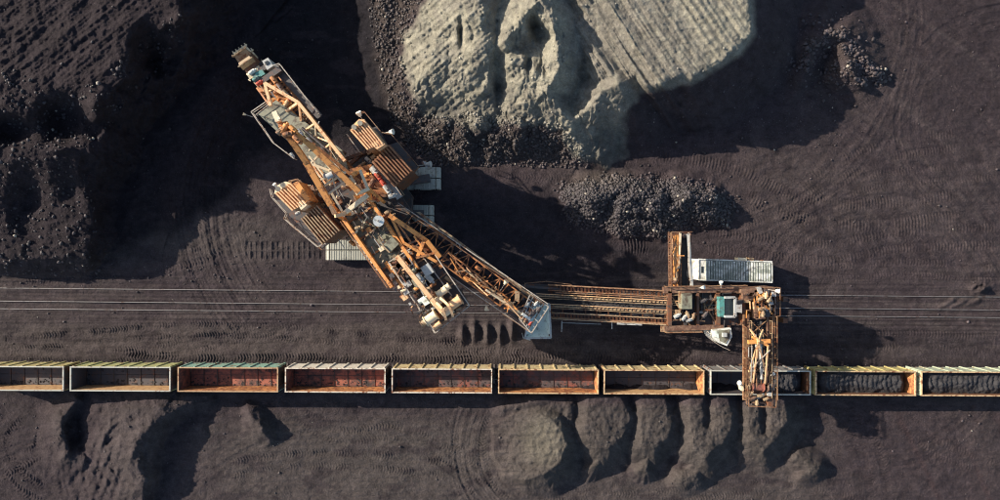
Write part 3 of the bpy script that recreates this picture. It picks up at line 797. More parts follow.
WL, WW, ZB, ZT = 12.95, 3.14, 1.62, 4.30
def make_wagon():
    w = empty('gondola_wagon', (0, 0, .62), 'x', 'wagon', 'open coal wagons coupled in one train')
    hx, hy = WL / 2, WW / 2
    m = MB(); m.box((0, 0, ZB - .16), (WL - .2, .5, .3)); m.box((0, hy - .12, ZB - .12), (WL - .1, .16, .24)); m.box((0, -hy + .12, ZB - .12), (WL - .1, .16, .24))
    for x in (-4.6, 0, 4.6): m.box((x, 0, ZB - .14), (.3, WW - .3, .22))
    m.build('underframe', M['bogie'], w)
    for sx in (-1, 1):
        bx_ = MB(); cx = sx * 4.55
        for sy in (-1, 1):
            bx_.box((cx, sy * .98, 1.12), (2.3, .16, .28)); bx_.box((cx, sy * .98, 1.34), (.7, .2, .3))
        bx_.box((cx, 0, 1.3), (.5, 2.0, .22))
        bo = bx_.build('bogie', M['bogie'], w)
        for ax in (-.92, .92):
            for sy in (-1, 1):
                MB().tube((cx + ax, sy * .72, 1.1), (cx + ax, sy * .82, 1.1), .475, 14).build('wheel', M['rail_rust'], bo)
        c = MB(); c.box((sx * (hx + .18), 0, 1.35), (.42, .2, .22)); c.box((sx * (hx + .36), .05, 1.35), (.16, .38, .34))
        c.build('coupler', M['bogie'], w)
    for k in range(7):
        x = -hx + .18 + (WL - .36) * (k + .5) / 7
        for sy in (-1, 1):
            f = MB(); f.box((x, sy * (WW - .3) / 4, ZB + .03), ((WL - .36) / 7 - .09, (WW - .3) / 2 - .08, .05))
            o = f.build('floor_hatch', M['in_dark'], w)
        if k:
            MB().box((x - (WL - .36) / 14, 0, ZB + .06), (.10, WW - .24, .12)).build('floor_beam', M['bogie'], w)
    for sy in (-1, 1):
        MB().box((0, sy * (hy - .035), (ZB + ZT) / 2 - .08), (WL, .05, ZT - ZB - .02)).build('side_wall', M['y1'], w)
        MB().box((0, sy * (hy - .085), (ZB + ZT) / 2), (WL - .24, .036, ZT - ZB - .16)).build('wall_lining', M['line_or'], w)
        for k in range(8):
            x = -hx + .22 + (WL - .44) * k / 7
            MB().hexa([Vector((x - .10, sy * (hy + .0), ZB - .25)), Vector((x + .10, sy * (hy + .0), ZB - .25)), Vector((x + .10, sy * (hy + .12), ZB - .2)), Vector((x - .10, sy * (hy + .12), ZB - .2))][::1 if sy > 0 else -1],
                      [Vector((x - .08, sy * (hy + .0), ZT - .1)), Vector((x + .08, sy * (hy + .0), ZT - .1)), Vector((x + .08, sy * (hy + .075), ZT - .14)), Vector((x - .08, sy * (hy + .075), ZT - .14))][::1 if sy > 0 else -1]).build('wall_rib', M['y1'], w)
    for sx in (-1, 1):
        MB().box((sx * (hx - .035), 0, (ZB + ZT) / 2 - .08), (.05, WW - .14, ZT - ZB - .02)).build('end_wall', M['y1'], w)
        MB().box((sx * (hx - .085), 0, (ZB + ZT) / 2), (.036, WW - .22, ZT - ZB - .16)).build('wall_lining', M['line_or'], w)
        for y in (-.9, 0, .9):
            MB().box((sx * (hx + .05), y, (ZB + ZT) / 2 - .1), (.1, .12, ZT - ZB - .2)).build('end_post', M['y1'], w)
    r = MB(); a = .135
    for sy in (-1, 1): r.box((0, sy * (hy - .05), ZT), (WL + .06, a, .13))
    for sx in (-1, 1): r.box((sx * (hx - .05), 0, ZT), (a, WW - .27, .13))
    r.build('top_rim', M['rim_c'], w)
    return w
wag = make_wagon()
WSPEC = [  # centre px, outer, rim, lining, floor, end lining, label
    (13.6, 'y1', 'rim_g', 'line_tan', 'in_dark', 'in_dark', 'empty faded yellow wagon with a sooty floor, cut by the left picture edge'),
    (120.4, 'yg', 'rim_g', 'line_tan', 'in_dark', 'in_dark', 'empty yellow-green wagon with thin grey rim and black floor, second from the left end'),
    (228.0, 'g1', 'rim_b', 'line_or', 'in_red', 'in_red', 'empty faded green wagon with a brown rim and a red floor'),
    (335.3, 'w1', 'rim_w', 'line_or', 'in_red', 'in_red', 'empty chalky white wagon with a bright white rim round a red floor'),
    (441.9, 'y2', 'rim_w', 'line_or', 'in_mix', 'in_dark', 'empty cream wagon with a sooty floor, directly right of the white-rimmed red wagon'),
    (548.4, 'y2', 'rim_c', 'line_or', 'in_mix', 'line_or', 'empty cream wagon with rust-red patches on its floor, just below the pale receiving hopper'),
    (654.0, 'y2', 'rim_c', 'line_tan', 'in_dark', 'line_or', 'empty wagon with black floor and orange right end wall, next left of the loading boom'),
    (760.4, 'gy', 'rim_g', 'in_dark', 'in_dark', 'rust', 'wagon coloured grey to carry the shade underneath the loading boom'),
    (865.6, 'y1', 'rim_c', 'rust', 'in_dark', 'line_or', 'coal-filled yellow wagon with an orange right end, next right of the loading boom'),
    (971.2, 'pg', 'rim_c', 'rust', 'in_dark', 'in_dark', 'coal-filled pale green wagon cut by the right picture edge'),
]
tr_ang = -math.atan(TRAIN_A)
wagons = []
for i, sp in enumerate(WSPEC):
    o = wag if i == 0 else copy_tree(wag)
    p = P(sp[0], 381.2 + TRAIN_A * (sp[0] - 500), ZT)
    o.location = (p.x, p.y, .62); o.rotation_euler = (0, 0, tr_ang)
    o['label'] = sp[6]
    wagons.append(o)
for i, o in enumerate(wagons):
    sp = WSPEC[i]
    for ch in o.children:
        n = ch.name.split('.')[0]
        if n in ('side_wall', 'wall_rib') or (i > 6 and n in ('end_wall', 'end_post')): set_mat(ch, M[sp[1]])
        elif n in ('end_wall', 'end_post'): set_mat(ch, M['bogie'])  # grimy ends; the dark iron also paints in the shade between wagons
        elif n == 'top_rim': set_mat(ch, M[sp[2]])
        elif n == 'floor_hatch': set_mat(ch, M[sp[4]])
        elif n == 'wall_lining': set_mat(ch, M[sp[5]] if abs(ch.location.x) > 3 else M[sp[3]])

RW_ = random.Random(4)
coalm_, nt, b = new_mat('black_coal')
pos = N(nt, 'ShaderNodeNewGeometry')
n1 = noise(nt, 6.0, 5, .7, pos.outputs['Position'])
nt.links.new(mixc(nt, n1, (.008, .008, .010), (.045, .042, .044)), b.inputs['Base Color'])
b.inputs['Roughness'].default_value = .7
bp = N(nt, 'ShaderNodeBump'); bp.inputs['Strength'].default_value = 1; bp.inputs['Distance'].default_value = .12
nt.links.new(n1, bp.inputs['Height']); nt.links.new(bp.outputs[0], b.inputs['Normal'])
for i, (lo, hi, lab) in {7: (-.5, 6.2, 'part load of black coal in the shade-greyed wagon under the loading boom'), 8: (-6.2, 6.2, 'scalloped coal load in the yellow wagon beside the loading boom'), 9: (-6.2, 6.2, 'scalloped coal load in the rightmost wagon')}.items():
    nx, ny = 150, 34
    gx_, gy_ = np.meshgrid(np.linspace(lo, hi, nx), np.linspace(-1.44, 1.44, ny))
    e = np.minimum(1, np.minimum(gx_ - lo, hi - gx_) / 1.3)
    zz = 3.35 + .42 * np.cos(gy_ * 1.05) * np.sqrt(np.clip(e, 0, 1)) - .9 * (1 - e)
    ph = (gx_ - .35 * gy_ ** 2) / .66 * (1 if i != 8 else 1.04)
    zz += .15 * np.abs(np.sin(np.pi * (ph + .25 * perlin(gx_ * .6 + i * 5, gy_ * .8, 4)))) * np.cos(gy_ * .9) * (1 + .8 * perlin(gx_ * .5, gy_ * .5 + i, 9)) + .22 * fbm(gx_ * .7 + i * 9, gy_ * .9, 3, 5) + .05 * fbm(gx_ * 6, gy_ * 6, 2, 8)
    me = grid_mesh('coal_load', gx_, gy_[::-1], zz - 2.0, None, coalm_)
    o = link(bpy.data.objects.new('coal_load', me))
    p = wagons[i].location
    o.location = (p.x, p.y, 2.0); o.rotation_euler = (0, 0, tr_ang)
    tag(o, lab, 'coal', None, 'stuff')

# ------------------------------------------------------------------ railway lines
def rail_pair(name, v_lines, a, z, u0=-700, u1=1700, gauge_mat='railsteel'):
    t = empty(name, P(500, v_lines[0], 0), kind='structure')
    for v in v_lines:
        m = MB()
        A_ = P(u0, v + a * (u0 - 500), z); B_ = P(u1, v + a * (u1 - 500), z)
        m.beam(A_, B_, .095, .05); m.beam(A_ - Vector((0, 0, .09)), B_ - Vector((0, 0, .09)), .03, .13)
        m.build('rail', M[gauge_mat], t)
    return t
tt = rail_pair('train_track', (373.7 - 5.54, 373.7 + 5.54), TRAIN_A, .60, gauge_mat='railsteel')
sl = None
for k in range(-46, 280):
    u = -1.6 * 0 + k * 4.4 - 100
    p = P(u, 373.7 + TRAIN_A * (u - 500), .50)
    if sl is None:
        sl = MB().box((p.x, p.y, .49), (.24, 2.6, .12)).build('sleeper', M['sleeper'], tt)
        sl.rotation_euler = (0, 0, tr_ang)
    else:
        if len([1]) and k > 250: break
        c = sl.copy(); link(c); c.parent = tt
        c.location = (p.x - tt.location.x, p.y - tt.location.y, sl.location.z)
lt = rail_pair('loader_track', (292.5, 305.5, 313.2), TR_A, .14)

for i in range(7):                                # sweepings left on the floors of the empty wagons
    m = MB()
    for k in range(150):
        x = RW_.uniform(-6.2, 6.2); y = RW_.choice([-1, 1]) * (1.38 - abs(RW_.gauss(0, .4)))
        if abs(y) > 1.4: continue
        q = RW_.uniform(.05, .2)
        m.box((x, y, ZB + .07), (q, q * RW_.uniform(.6, 1.6), q * .6), RW_.random() * 3)
    o = m.build('coal_residue', coalm_, None)
    zz = o.location.copy(); o.parent = wagons[i]; o.location = (zz.x, zz.y, zz.z - .62); o['kind'] = 'stuff'

# ------------------------------------------------------------------ building blocks for the machines
ZMAP = [lambda z: z]
_P0 = P
def P(px, py, z=0.0): return _P0(px, py, ZMAP[0](z))
def px_beam(name, mat, parent, a, b, w=.2, h_=None, label=None):
    return MB().beam(P(*a), P(*b), w, h_).build(name, M[mat], parent, label)
def px_tube(name, mat, parent, a, b, r, n=10, label=None):
    return MB().tube(P(*a), P(*b), r, n).build(name, M[mat], parent, label)
def px_prism(name, mat, parent, poly, zb, zt, label=None):
    """poly in image positions as seen at its top height zt"""
    return MB().prism([P(x, y, zt) for x, y in poly], ZMAP[0](zb), ZMAP[0](zt)).build(name, M[mat], parent, label)
def px_rail(mat, parent, pts, z, hgt=1.0, w=.055, step=1.5):
    return handrail(M[mat], parent, [P(x, y, z if not isinstance(z, (list, tuple)) else z[i]) for i, (x, y) in enumerate(pts)], hgt, w, step)

def lattice(parent, a0, a1, b0, b1, depth, bays, mat='orange', w=.16, wb=.1, name='lattice'):
    """box girder: top chords a0-a1 and b0-b1 (image x, y, z), bottom chords `depth` metres lower"""
    A0, A1, B0, B1 = P(*a0), P(*a1), P(*b0), P(*b1)
    dn = Vector((0, 0, -depth))
    for (p, q) in ((A0, A1), (B0, B1), (A0 + dn, A1 + dn), (B0 + dn, B1 + dn)):
        MB().beam(p, q, w).build('chord', M[mat], parent)
    m = MB()
    for i in range(bays + 1):
        t = i / bays
        a, b_ = A0.lerp(A1, t), B0.lerp(B1, t)
        m.beam(a, b_, wb); m.beam(a, a + dn, wb); m.beam(b_, b_ + dn, wb); m.beam(a + dn, b_ + dn, wb)
        if i < bays:
            t2 = (i + 1) / bays
            a2, b2 = A0.lerp(A1, t2), B0.lerp(B1, t2)
            if i % 2: a, a2, b_, b2 = b_, b2, a, a2
            m.beam(a, b2, wb); m.beam(a + dn, b2 + dn, wb)
            m.beam(a, a2 + dn, wb); m.beam(b_, b2 + dn, wb)
    m.build(name, M[mat], parent)

def belt(parent, a, b, width, mat='rubber', load=True, trough=.25):
    """troughed conveyor belt with idlers; a, b image positions"""
    A_, B_ = P(*a), P(*b); d = (B_ - A_); s = Vector((-d.y, d.x, 0)).normalized() * width / 2
    m = MB(); up = Vector((0, 0, trough))
    n = max(2, int(d.length / 1.0)); vs = []; fs = []
    prof = [s + up, s * .5, -s * .5, -s + up]
    for i in range(n + 1):
        p = A_.lerp(B_, i / n)
        vs += [p + q for q in prof] + [p + q - Vector((0, 0, .05)) for q in prof]
    for i in range(n):
        o = i * 8
        for k in range(3):
            fs.append((o + k, o + k + 1, o + 8 + k + 1, o + 8 + k)); fs.append((o + 4 + k + 1, o + 4 + k, o + 12 + k, o + 12 + k + 1))
        fs.append((o, o + 8, o + 12, o + 4)); fs.append((o + 3, o + 7, o + 15, o + 11))
    m.add(vs, fs); bo = m.build('conveyor_belt', M[mat], parent)
    r = MB(); k = max(3, int(d.length / 1.15))
    for i in range(k + 1):
        p = A_.lerp(B_, i / k) - Vector((0, 0, .12))
        r.tube(p - s * 1.15, p + s * 1.15, .07, 6)
        r.beam(p + s * 1.18 - up, p + s * 1.18 + up * 1.4, .08); r.beam(p - s * 1.18 - up, p - s * 1.18 + up * 1.4, .08)
    r.build('idler_rollers', M['steel'], parent)
    if load:
        RR = random.Random(int(abs(a[0] * 13 + a[1])))
        c = MB()
        for i in range(int(d.length * 5)):
            p = A_.lerp(B_, RR.random()) + s * RR.uniform(-.6, .6) + Vector((0, 0, .08)); q = RR.uniform(.05, .16)
            c.box(p, (q, q * 1.3, q), RR.random() * 3)
        o = c.build('spilled_coal', coalm_, parent); o['kind'] = 'stuff'
    return bo

def machine_house(parent, corners, z0, z1, wall, roof, ribs, eave=.25, ribmat=None, lift=.22):
    """corners: 4 image positions at roof height, in order; ribs run from side 0-1 to side 3-2"""
    c = [P(x, y, z1) for x, y in corners]
    ho = MB().prism(c, ZMAP[0](z0), ZMAP[0](z1) - .1).build('machine_house', M[wall], parent)
    cen = sum(c, Vector()) / 4
    ce = [cen + (v - cen) * (1 + eave / (v - cen).length) for v in c]
    mid0 = (ce[0] + ce[3]) / 2; mid1 = (ce[1] + ce[2]) / 2
    m = MB(); hi = Vector((0, 0, lift))
    n = ribs
    # ribs across the roof, from edge 0-3 side to edge 1-2 side
    for i in range(n):
        t0 = (i + .06) / n; t1 = (i + .94) / n
        a0, a1 = ce[0].lerp(ce[1], t0), ce[0].lerp(ce[1], t1)
        b0, b1 = ce[3].lerp(ce[2], t0), ce[3].lerp(ce[2], t1)
        q = MB().hexa([v + Vector((0, 0, -.09)) for v in (a0, a1, b1, b0)], [v + Vector((0, 0, .0)) for v in (a0, a1, b1, b0)])
        q.build('roof_panel', M[roof], ho)
        am, bm = ce[0].lerp(ce[1], (i + .5) / n), ce[3].lerp(ce[2], (i + .5) / n)
        wd = (a1 - a0).length * .46
        MB().beam(am + hi * .5, bm + hi * .5, wd, lift).build('roof_rib', M[ribmat or roof], ho)
    return ho

def drum(parent, c, d, L, r, mat='cream', name='winch_drum', n=14):
    """c image position and z, d image direction of its axle"""
    C_ = P(*c); D_ = Vector((d[0], -d[1], 0)).normalized() * L / 2
    o = MB().tube(C_ - D_, C_ + D_, r, n)
    o.tube(C_ - D_ * 1.08, C_ - D_ * .94, r * 1.25, n); o.tube(C_ + D_ * .94, C_ + D_ * 1.08, r * 1.25, n)
    return o.build(name, M[mat], parent)

def motor(parent, c, rz=0., s=1.0, mat='grey', name='motor'):
    C_ = P(*c); d = Vector((math.cos(rz), math.sin(rz), 0))
    m = MB(); m.tube(C_ - d * .45 * s, C_ + d * .45 * s, .28 * s, 10); m.tube(C_ + d * .45 * s, C_ + d * .7 * s, .14 * s, 8)
    m.box(C_ - Vector((0, 0, .3 * s)), (.9 * s, .5 * s, .12), rz); m.box(C_ + Vector((0, 0, .3 * s)), (.3 * s, .26 * s, .18 * s), rz)
    return m.build(name, M[mat], parent)

def floodlight(parent, base, tip, z, r=.3, mat='white'):
    """lamp on an outrigger arm; image positions"""
    a, b_ = P(*base, z), P(*tip, z + .3)
    m = MB(); m.beam(a, b_, .07); m.build('lamp_arm', M['rail_pale'], parent)
    d = (b_ - a).normalized()
    MB().tube(b_ - d * .1, b_ + d * r * 1.3, r * .5, 10, r).build('lamp', M[mat], parent)

# ------------------------------------------------------------------ rail mounted loader
LD = empty('rail_mounted_loader', P(718, 302, 0), 'rusty rail mounted loader whose boom reaches over the train', 'loader')
zt = 7.4
# wheels and legs on the two outer rails
for (x, v) in ((680, 294.5), (760, 295.0), (680, 314), (760, 314.5)):
    g = P(x, v, .2)
    t = MB().box((g.x, g.y, .75), (3.4, .55, .7)).build('bogie', M['rust'], LD)
    for dx in (-1.2, -.4, .4, 1.2): MB().tube((g.x + dx, g.y - .12, .45), (g.x + dx, g.y + .12, .45), .33, 12).build('wheel', M['steel'], t)
    MB().beam((g.x, g.y, 1.0), (g.x, g.y, zt - .5), .55, .55).build('leg', M['rust'], LD)
# portal frame
px_prism('portal_deck', 'steel', LD, [(669, 291), (741, 290), (741, 325), (669, 327)], zt - .9, zt - .45)
for (a, b_, w_) in (((663, 290), (745, 289), .75), ((664, 328), (722, 327), .6), ((669, 291), (669, 326), .45), ((717, 291), (717, 325), .5), ((742, 290), (742, 325), .5), ((697, 292), (697, 325), .3)):
    px_beam('portal_girder', 'rust' if w_ < .55 else 'lrust', LD, (*a, zt), (*b_, zt), w_, .8)
for i in range(6):
    x = 673 + i * 7.4
    px_beam('deck_bearer', 'steel', LD, (x, 292, zt - .1), (x + (4 if i % 2 else -2), 325, zt - .1), .16, .2)
for (a, b_) in (((672, 297), (690, 325)), ((690, 296), (672, 322)), ((699, 296), (716, 323)), ((716, 296), (699, 323))):
    px_beam('cross_brace', 'rail_rust', LD, (*a, zt + .1), (*b_, zt + .1), .14)
px_rail('rail_rust', LD, [(664, 286), (744, 285)], zt + .1, 1.0, .07)
px_rail('rail_rust', LD, [(664, 331.5), (700, 331)], zt + .1, 1.0, .07)
px_prism('walkway', 'tan', LD, [(661, 325), (702, 326), (702, 332), (661, 332)], zt - .3, zt - .1)
px_prism('drive_cover', 'deck', LD, [(682, 294), (692, 293.5), (692, 309), (682, 309)], zt, zt + 1.5)
px_beam('drive_rib', 'tan', LD, (680, 291, zt + 1), (680, 303, zt + 1), .3)
for (x, y, r_, mt) in ((677, 316, .5, 'grey'), (684, 318, .8, 'grey'), (688, 315, 1.9, 'tan'), (689, 320, .3, 'grey'), (693, 317, 1.2, 'tan'), (703, 301, .4, 'steel'), (705, 315, .9, 'steel')):
    motor(LD, (x, y, zt + .7), r_, .8, mt)
# machinery box with a teal gable and open grey frame
hb = px_prism('drive_house', 'teal', LD, [(719.5, 297), (724.5, 297), (724.5, 317), (719.5, 317)], zt, zt + 1.3)
px_prism('drive_pit', 'glass', LD, [(725, 299), (733, 299), (733, 315), (725, 315)], zt, zt + 1.3)
m = MB()
for (a, b_) in (((724.5, 297.5), (735, 297.5)), ((735, 297.5), (735, 316.5)), ((735, 316.5), (724.5, 316.5))): m.beam(P(*a, zt + 2.0), P(*b_, zt + 2.0), .26, .3)
m.build('house_frame', M['grey'], LD)
px_prism('gearbox', 'grey', LD, [(736, 305), (742, 304), (742, 313), (736, 312)], zt, zt + 1.1)
motor(LD, (740, 302, zt + 1), .3, .9, 'steel')
# right head of the portal: dense orange steelwork
for (a, b_, w_) in (((740, 291), (774, 289), .5), ((742, 298), (756, 298), .45), ((755, 290), (755, 318), .45), ((774, 289), (774, 314), .22), ((755, 318), (764, 317), .3), ((764, 290), (764, 316), .25), ((755, 304), (774, 304), .22)):
    px_beam('head_girder', 'lrust', LD, (*a, zt + .9), (*b_, zt + .9), w_, .7)
for (a, b_) in (((757, 292), (763, 300)), ((764, 292), (758, 303)), ((765, 292), (772, 302)), ((772, 292), (766, 303)), ((757, 306), (763, 316)), ((766, 306), (772, 314))):
    px_beam('head_brace', 'orange', LD, (*a, zt + 1.3), (*b_, zt + 1.5), .16)
for (x, y, r_, mt) in ((760, 299, .5, 'tan'), (766, 296, 1.4, 'peach'), (769, 300, 1.1, 'tan'), (761, 309, .2, 'tan'), (763, 314, 1.5, 'tan'), (745, 294, .1, 'lrust')):
    motor(LD, (x, y, zt + 2.0), r_, .75, mt)
px_prism('head_deck', 'rust', LD, [(743, 289), (775, 287), (775, 315), (765, 319), (754, 319), (753, 302), (743, 301)], zt - 2.6, zt + .2)
px_prism('transfer_tower', 'rust', LD, [(756, 291), (772, 290), (772, 303), (756, 304)], zt + .3, zt + 1.2)
px_rail('rail_rust', LD, [(757, 287), (776, 287), (776, 315), (767, 316)], zt + .3, 1.0, .06)
floodlight(LD, (768, 289.5), (776, 290.8), zt + 1.8)
floodlight(LD, (699, 288), (702, 287.6), zt + 1.5, .25)
floodlight(LD, (721, 288), (721, 284), zt + 1.2, .25)
# control cabin hung below the portal on the train side
cb = px_prism('control_cabin', 'white', LD, [(713, 330), (731, 328), (732, 337), (727, 346), (719, 343), (714, 338)], 5.2, 8.4)
px_prism('roof_patch', 'deck', cb, [(717, 330.5), (730, 329.5), (730, 337), (726, 344), (720, 341)], 8.404, 8.48)
px_prism('roof_patch', 'mint', cb, [(714, 331), (718, 331), (719, 338), (715, 337)], 8.404, 8.49)
px_prism('roof_box', 'grey', cb, [(723, 333), (727, 333), (727, 337), (723, 337)], 8.5, 8.9)
for i in range(3): px_prism('cabin_window', 'glass', cb, [(714.2 + i * 5.5, 329.2 - i * .6), (718 + i * 5.5, 328.8 - i * .6), (718 + i * 5.5, 328.4 - i * .6), (714.2 + i * 5.5, 328.8 - i * .6)], 6.9, 7.8)
px_prism('cabin_step', 'grey', LD, [(706, 331), (713, 332), (713, 338), (707, 336)], 7.0, 7.15)
px_rail('rail_pale', LD, [(706, 331), (704, 334), (712, 341), (720, 346), (727, 349)], 7.2, .9, .045)
px_beam('cabin_hanger', 'rust', LD, (716, 327, zt), (716, 333, 8.0), .25)
px_beam('cabin_hanger', 'rust', LD, (729, 326, zt), (729, 332, 8.0), .25)

# bridge conveyor from hopper to portal
def zb(x): return 2.9 + (x - 530) / 140 * 4.0
def yb(x, off): return off + (x - 600) * .052
def bl(off, x0, x1, dz=0): return ((x0, yb(x0, off), zb(x0) + dz), (x1, yb(x1, off), zb(x1) + dz))
for off, x0, mt, w_, hh_ in ((287.5, 548, 'rail_rust', .16, .3), (293, 548, 'rail_rust', .1, .2), (299, 528, 'tan', .15, .8), (308.5, 534, 'tan', .15, .8), (315.5, 548, 'rail_rust', .12, .2), (320, 548, 'rail_rust', .16, .3)):
    a, b_ = bl(off, x0, 680 if hh_ > .5 else 666)
    px_beam('bridge_girder', mt, LD, a, b_, w_, hh_)
for off, x0 in ((297.0, 530), (301.2, 534), (306.6, 536), (310.6, 540)):
    a, b_ = bl(off, x0, 680, .45)
    px_beam('bridge_rail', 'peach' if x0 in (530, 536) else 'tan', LD, a, b_, .07, .1)
a, b_ = bl(303.8, 528, 684, -.15)
belt(LD, a, b_, 1.0)
m = MB(); m2 = MB()
for i in range(34):
    x = 550 + i * 3.5
    m.beam(P(x, yb(x, 287.8), zb(x) - .1), P(x + .3, yb(x, 292.8), zb(x) - .1), .26, .04)
    m2.beam(P(x, yb(x, 315.6), zb(x) - .1), P(x + .3, yb(x, 319.8), zb(x) - .1), .26, .04)
w1_ = m.build('walkway_planks', M['rust'], LD); w2_ = m2.build('walkway_planks', M['rust'], LD)
for (off, x0, x1) in ((287, 548, 665), (294.3, 555, 665), (314.3, 552, 660), (320.6, 552, 664)):
    a, b_ = bl(off, x0, x1, .05)
    handrail(M['rail_rust'] if off < 300 else M['tan'], LD, [P(*a), P(*b_)], .95, .05, 1.3)
for i in range(12):
    x = 540 + i * 11.4
    px_beam('cross_bearer', 'rust', LD, (x, yb(x, 287), zb(x) - .5), (x, yb(x, 321), zb(x) - .5), .16, .22)
for i in range(11):
    x = 540 + i * 11.4
    o0, o1 = (299, 308.5) if i % 2 else (308.5, 299)
    px_beam('bridge_brace', 'rust', LD, (x, yb(x, o0), zb(x) - .9), (x + 11.4, yb(x + 11.4, o1), zb(x + 11.4) - .9), .12)
px_beam('cable_tray', 'grey', LD, (617, 323, zb(617)), (642, 324, zb(642)), .35, .12)
px_rail('grey', LD, [(561, 331), (561, 322), (600, 323.5)], 2.6, .8, .05, 3)
for x in (562, 612): px_beam('outrigger', 'grey', LD, (x, 321, zb(x)), (x, 329, zb(x)), .09)
for x in (600,):   # intermediate support
    px_beam('bridge_leg', 'rust', LD, (x, 296, zb(x) - 1), (x, 293, .2), .3); px_beam('bridge_leg', 'rust', LD, (x, 311, zb(x) - 1), (x, 313, .2), .3)
# hopper end frame
px_rail('rail_rust', LD, [(523, 291), (525, 283), (546, 281), (570, 284), (573, 288)], 3.2, 1.0, .06)
for (a, b_) in (((522, 286), (560, 289)), ((524, 293), (560, 296)), ((523, 286), (523, 300))):
    px_beam('hopper_frame', 'steel', LD, (*a, 3.3), (*b_, 3.4), .3, .5)
px_prism('hopper_deck', 'steel', LD, [(526, 284), (556, 285), (556, 297), (526, 297)], 2.7, 2.9)
hp = empty('receiving_hopper', (0, 0, 0)); hp.parent = LD; hp.location = P(540, 322, 2) - LD.location
zr = 5.9
ou = [(531, 304), (549.5, 304), (551, 338), (525, 338)]; inn = [(537, 311), (545, 311), (545.5, 330), (533, 330)]
for i in range(4):
    j = (i + 1) % 4
    a, b_, c, d = P(*ou[i], zr), P(*ou[j], zr), P(*inn[j], zr - 1.1), P(*inn[i], zr - 1.1)
    dn = Vector((0, 0, -.08))
    MB().hexa([a + dn, b_ + dn, c + dn, d + dn], [a, b_, c, d]).build('hopper_wall', M['mint'], hp)
    MB().beam(P(*ou[i], zr), P(*ou[j], zr), .2, .22).build('hopper_rim', M['grey'], hp)
px_prism('hopper_bed', 'mint', hp, inn, zr - 1.6, zr - 1.2)
for (x, y) in ((530, 307), (549, 307), (549.5, 335), (527, 335)): px_beam('hopper_leg', 'steel', LD, (x, y, zr - .2), ((x - 500) * .955 + 500, (y - 250) * .955 + 250, .1), .2)
px_rail('white', LD, [(522, 333), (523, 337), (530, 339)], 3.6, .9, .06)

# rear boom pointing away from the train
zc = 7.0
px_prism('boom_deck', 'rust', LD, [(669, 233), (691, 233), (692, 290), (669, 290)], zc - 1.0, zc - .85)
lattice(LD, (671, 232, zc), (671.5, 291, zc), (680, 232, zc), (680, 291, zc), 1.0, 10, 'lrust', .15, .09)
belt(LD, (684.5, 234, zc - .3), (684, 290, zc - .2), .8, load=False)
px_beam('boom_side', 'orange', LD, (677, 235, zc + .35), (674.5, 290, zc + .3), .3, .3)
px_beam('boom_side', 'cream', LD, (680.3, 233, zc + .45), (678.5, 268, zc + .3), .2, .3)
px_beam('boom_side', 'grey', LD, (688, 234, zc + .2), (692, 291, zc + .1), .26, .5)
px_rail('rail_rust', LD, [(668.5, 291), (669.5, 232), (690, 232)], zc - .1, .9, .06, 1.3)
px_rail('rail_pale', LD, [(688, 233), (687, 262), (689, 280)], zc, .6, .06, 1.6)
R3 = random.Random(3)
for i in range(9): px_beam('cable', 'tan' if i % 2 else 'orange', LD, (672 + R3.random() * 7, 236 + i * 5.6, zc + .5), (672 + R3.random() * 7, 243 + i * 5.6, zc + .5), .12)
motor(LD, (676, 277, zc + .6), 1.5, .9, 'tan'); motor(LD, (674, 282, zc + .6), .4, .7, 'lrust')
drum(LD, (684, 236, zc - .3), (1, 0), 1.0, .3, 'steel', 'belt_pulley')

# loading boom over the train
zl = 8.4
px_prism('walkway', 'rust', LD, [(743, 318), (748.5, 318), (748.5, 398), (744, 398)], zl - .6, zl - .5)
px_prism('walkway', 'rust', LD, [(767.5, 318), (772, 318), (772.5, 398), (768, 398)], zl - .6, zl - .5)
for x in (743.5, 748.5, 767, 772.5): px_beam('boom_chord', 'lrust' if x in (748.5, 767) else 'rail_rust', LD, (x, 314, zl - .4), (x, 400, zl - .4), .16, .3)
px_rail('rail_rust', LD, [(742.5, 326), (742.5, 398)], zl - .4, 1.0, .06, 1.2)
px_rail('rail_rust', LD, [(773, 316), (773.5, 398)], zl - .4, 1.0, .06, 1.2)
px_rail('tan', LD, [(748, 320), (748, 396)], zl - .4, 1.0, .05, 1.4)
px_rail('tan', LD, [(768, 320), (768, 396)], zl - .4, 1.0, .05, 1.4)
belt(LD, (757, 318, zl - .5), (757, 388, zl - .4), 1.0, load=True)
for i in range(10):
    y = 320 + i * 8
    px_beam('cross_bearer', 'rust', LD, (743.5, y, zl - .75), (772.5, y, zl - .75), .13, .18)
for (a, b_) in (((749, 320), (767, 336)), ((767, 320), (749, 336)), ((749, 362), (767, 378)), ((767, 362), (749, 378))):
    px_beam('boom_brace', 'rail_rust', LD, (*a, zl - .2), (*b_, zl - .2), .1)
hubz = zl + 2.6
for (a, w_) in (((750, 329), .17), ((763, 330), .17), ((749, 341), .22), ((770, 341), .22), ((749, 372), .14), ((766, 376), .14), ((753, 334), .14)):
    px_beam('stay', 'peach', LD, (*a, zl + .1), (758.5, 341, hubz), w_)
px_beam('mast_beam', 'orange', LD, (748, 342, hubz - .4), (770, 341, hubz - .4), .45, .35)
px_beam('mast_beam', 'orange', LD, (752, 337, hubz - .5), (768, 346, hubz - .5), .25, .3)
px_beam('mast_leg', 'lrust', LD, (750, 342, hubz - .4), (748.5, 340, zl - .4), .22)
px_beam('mast_leg', 'lrust', LD, (768, 342, hubz - .4), (767, 340, zl - .4), .22)
for (a, b_, w_) in (((758, 344), (753, 384), .14), ((768, 346), (765, 384), .14), ((770, 350), (752, 368), .09), ((752, 346), (751, 382), .09), ((756, 346), (763, 356), .07)):
    px_beam('stay', 'peach' if w_ > .1 else 'rail_pale', LD, (*a, hubz - .3), (*b_, zl + .5), w_)
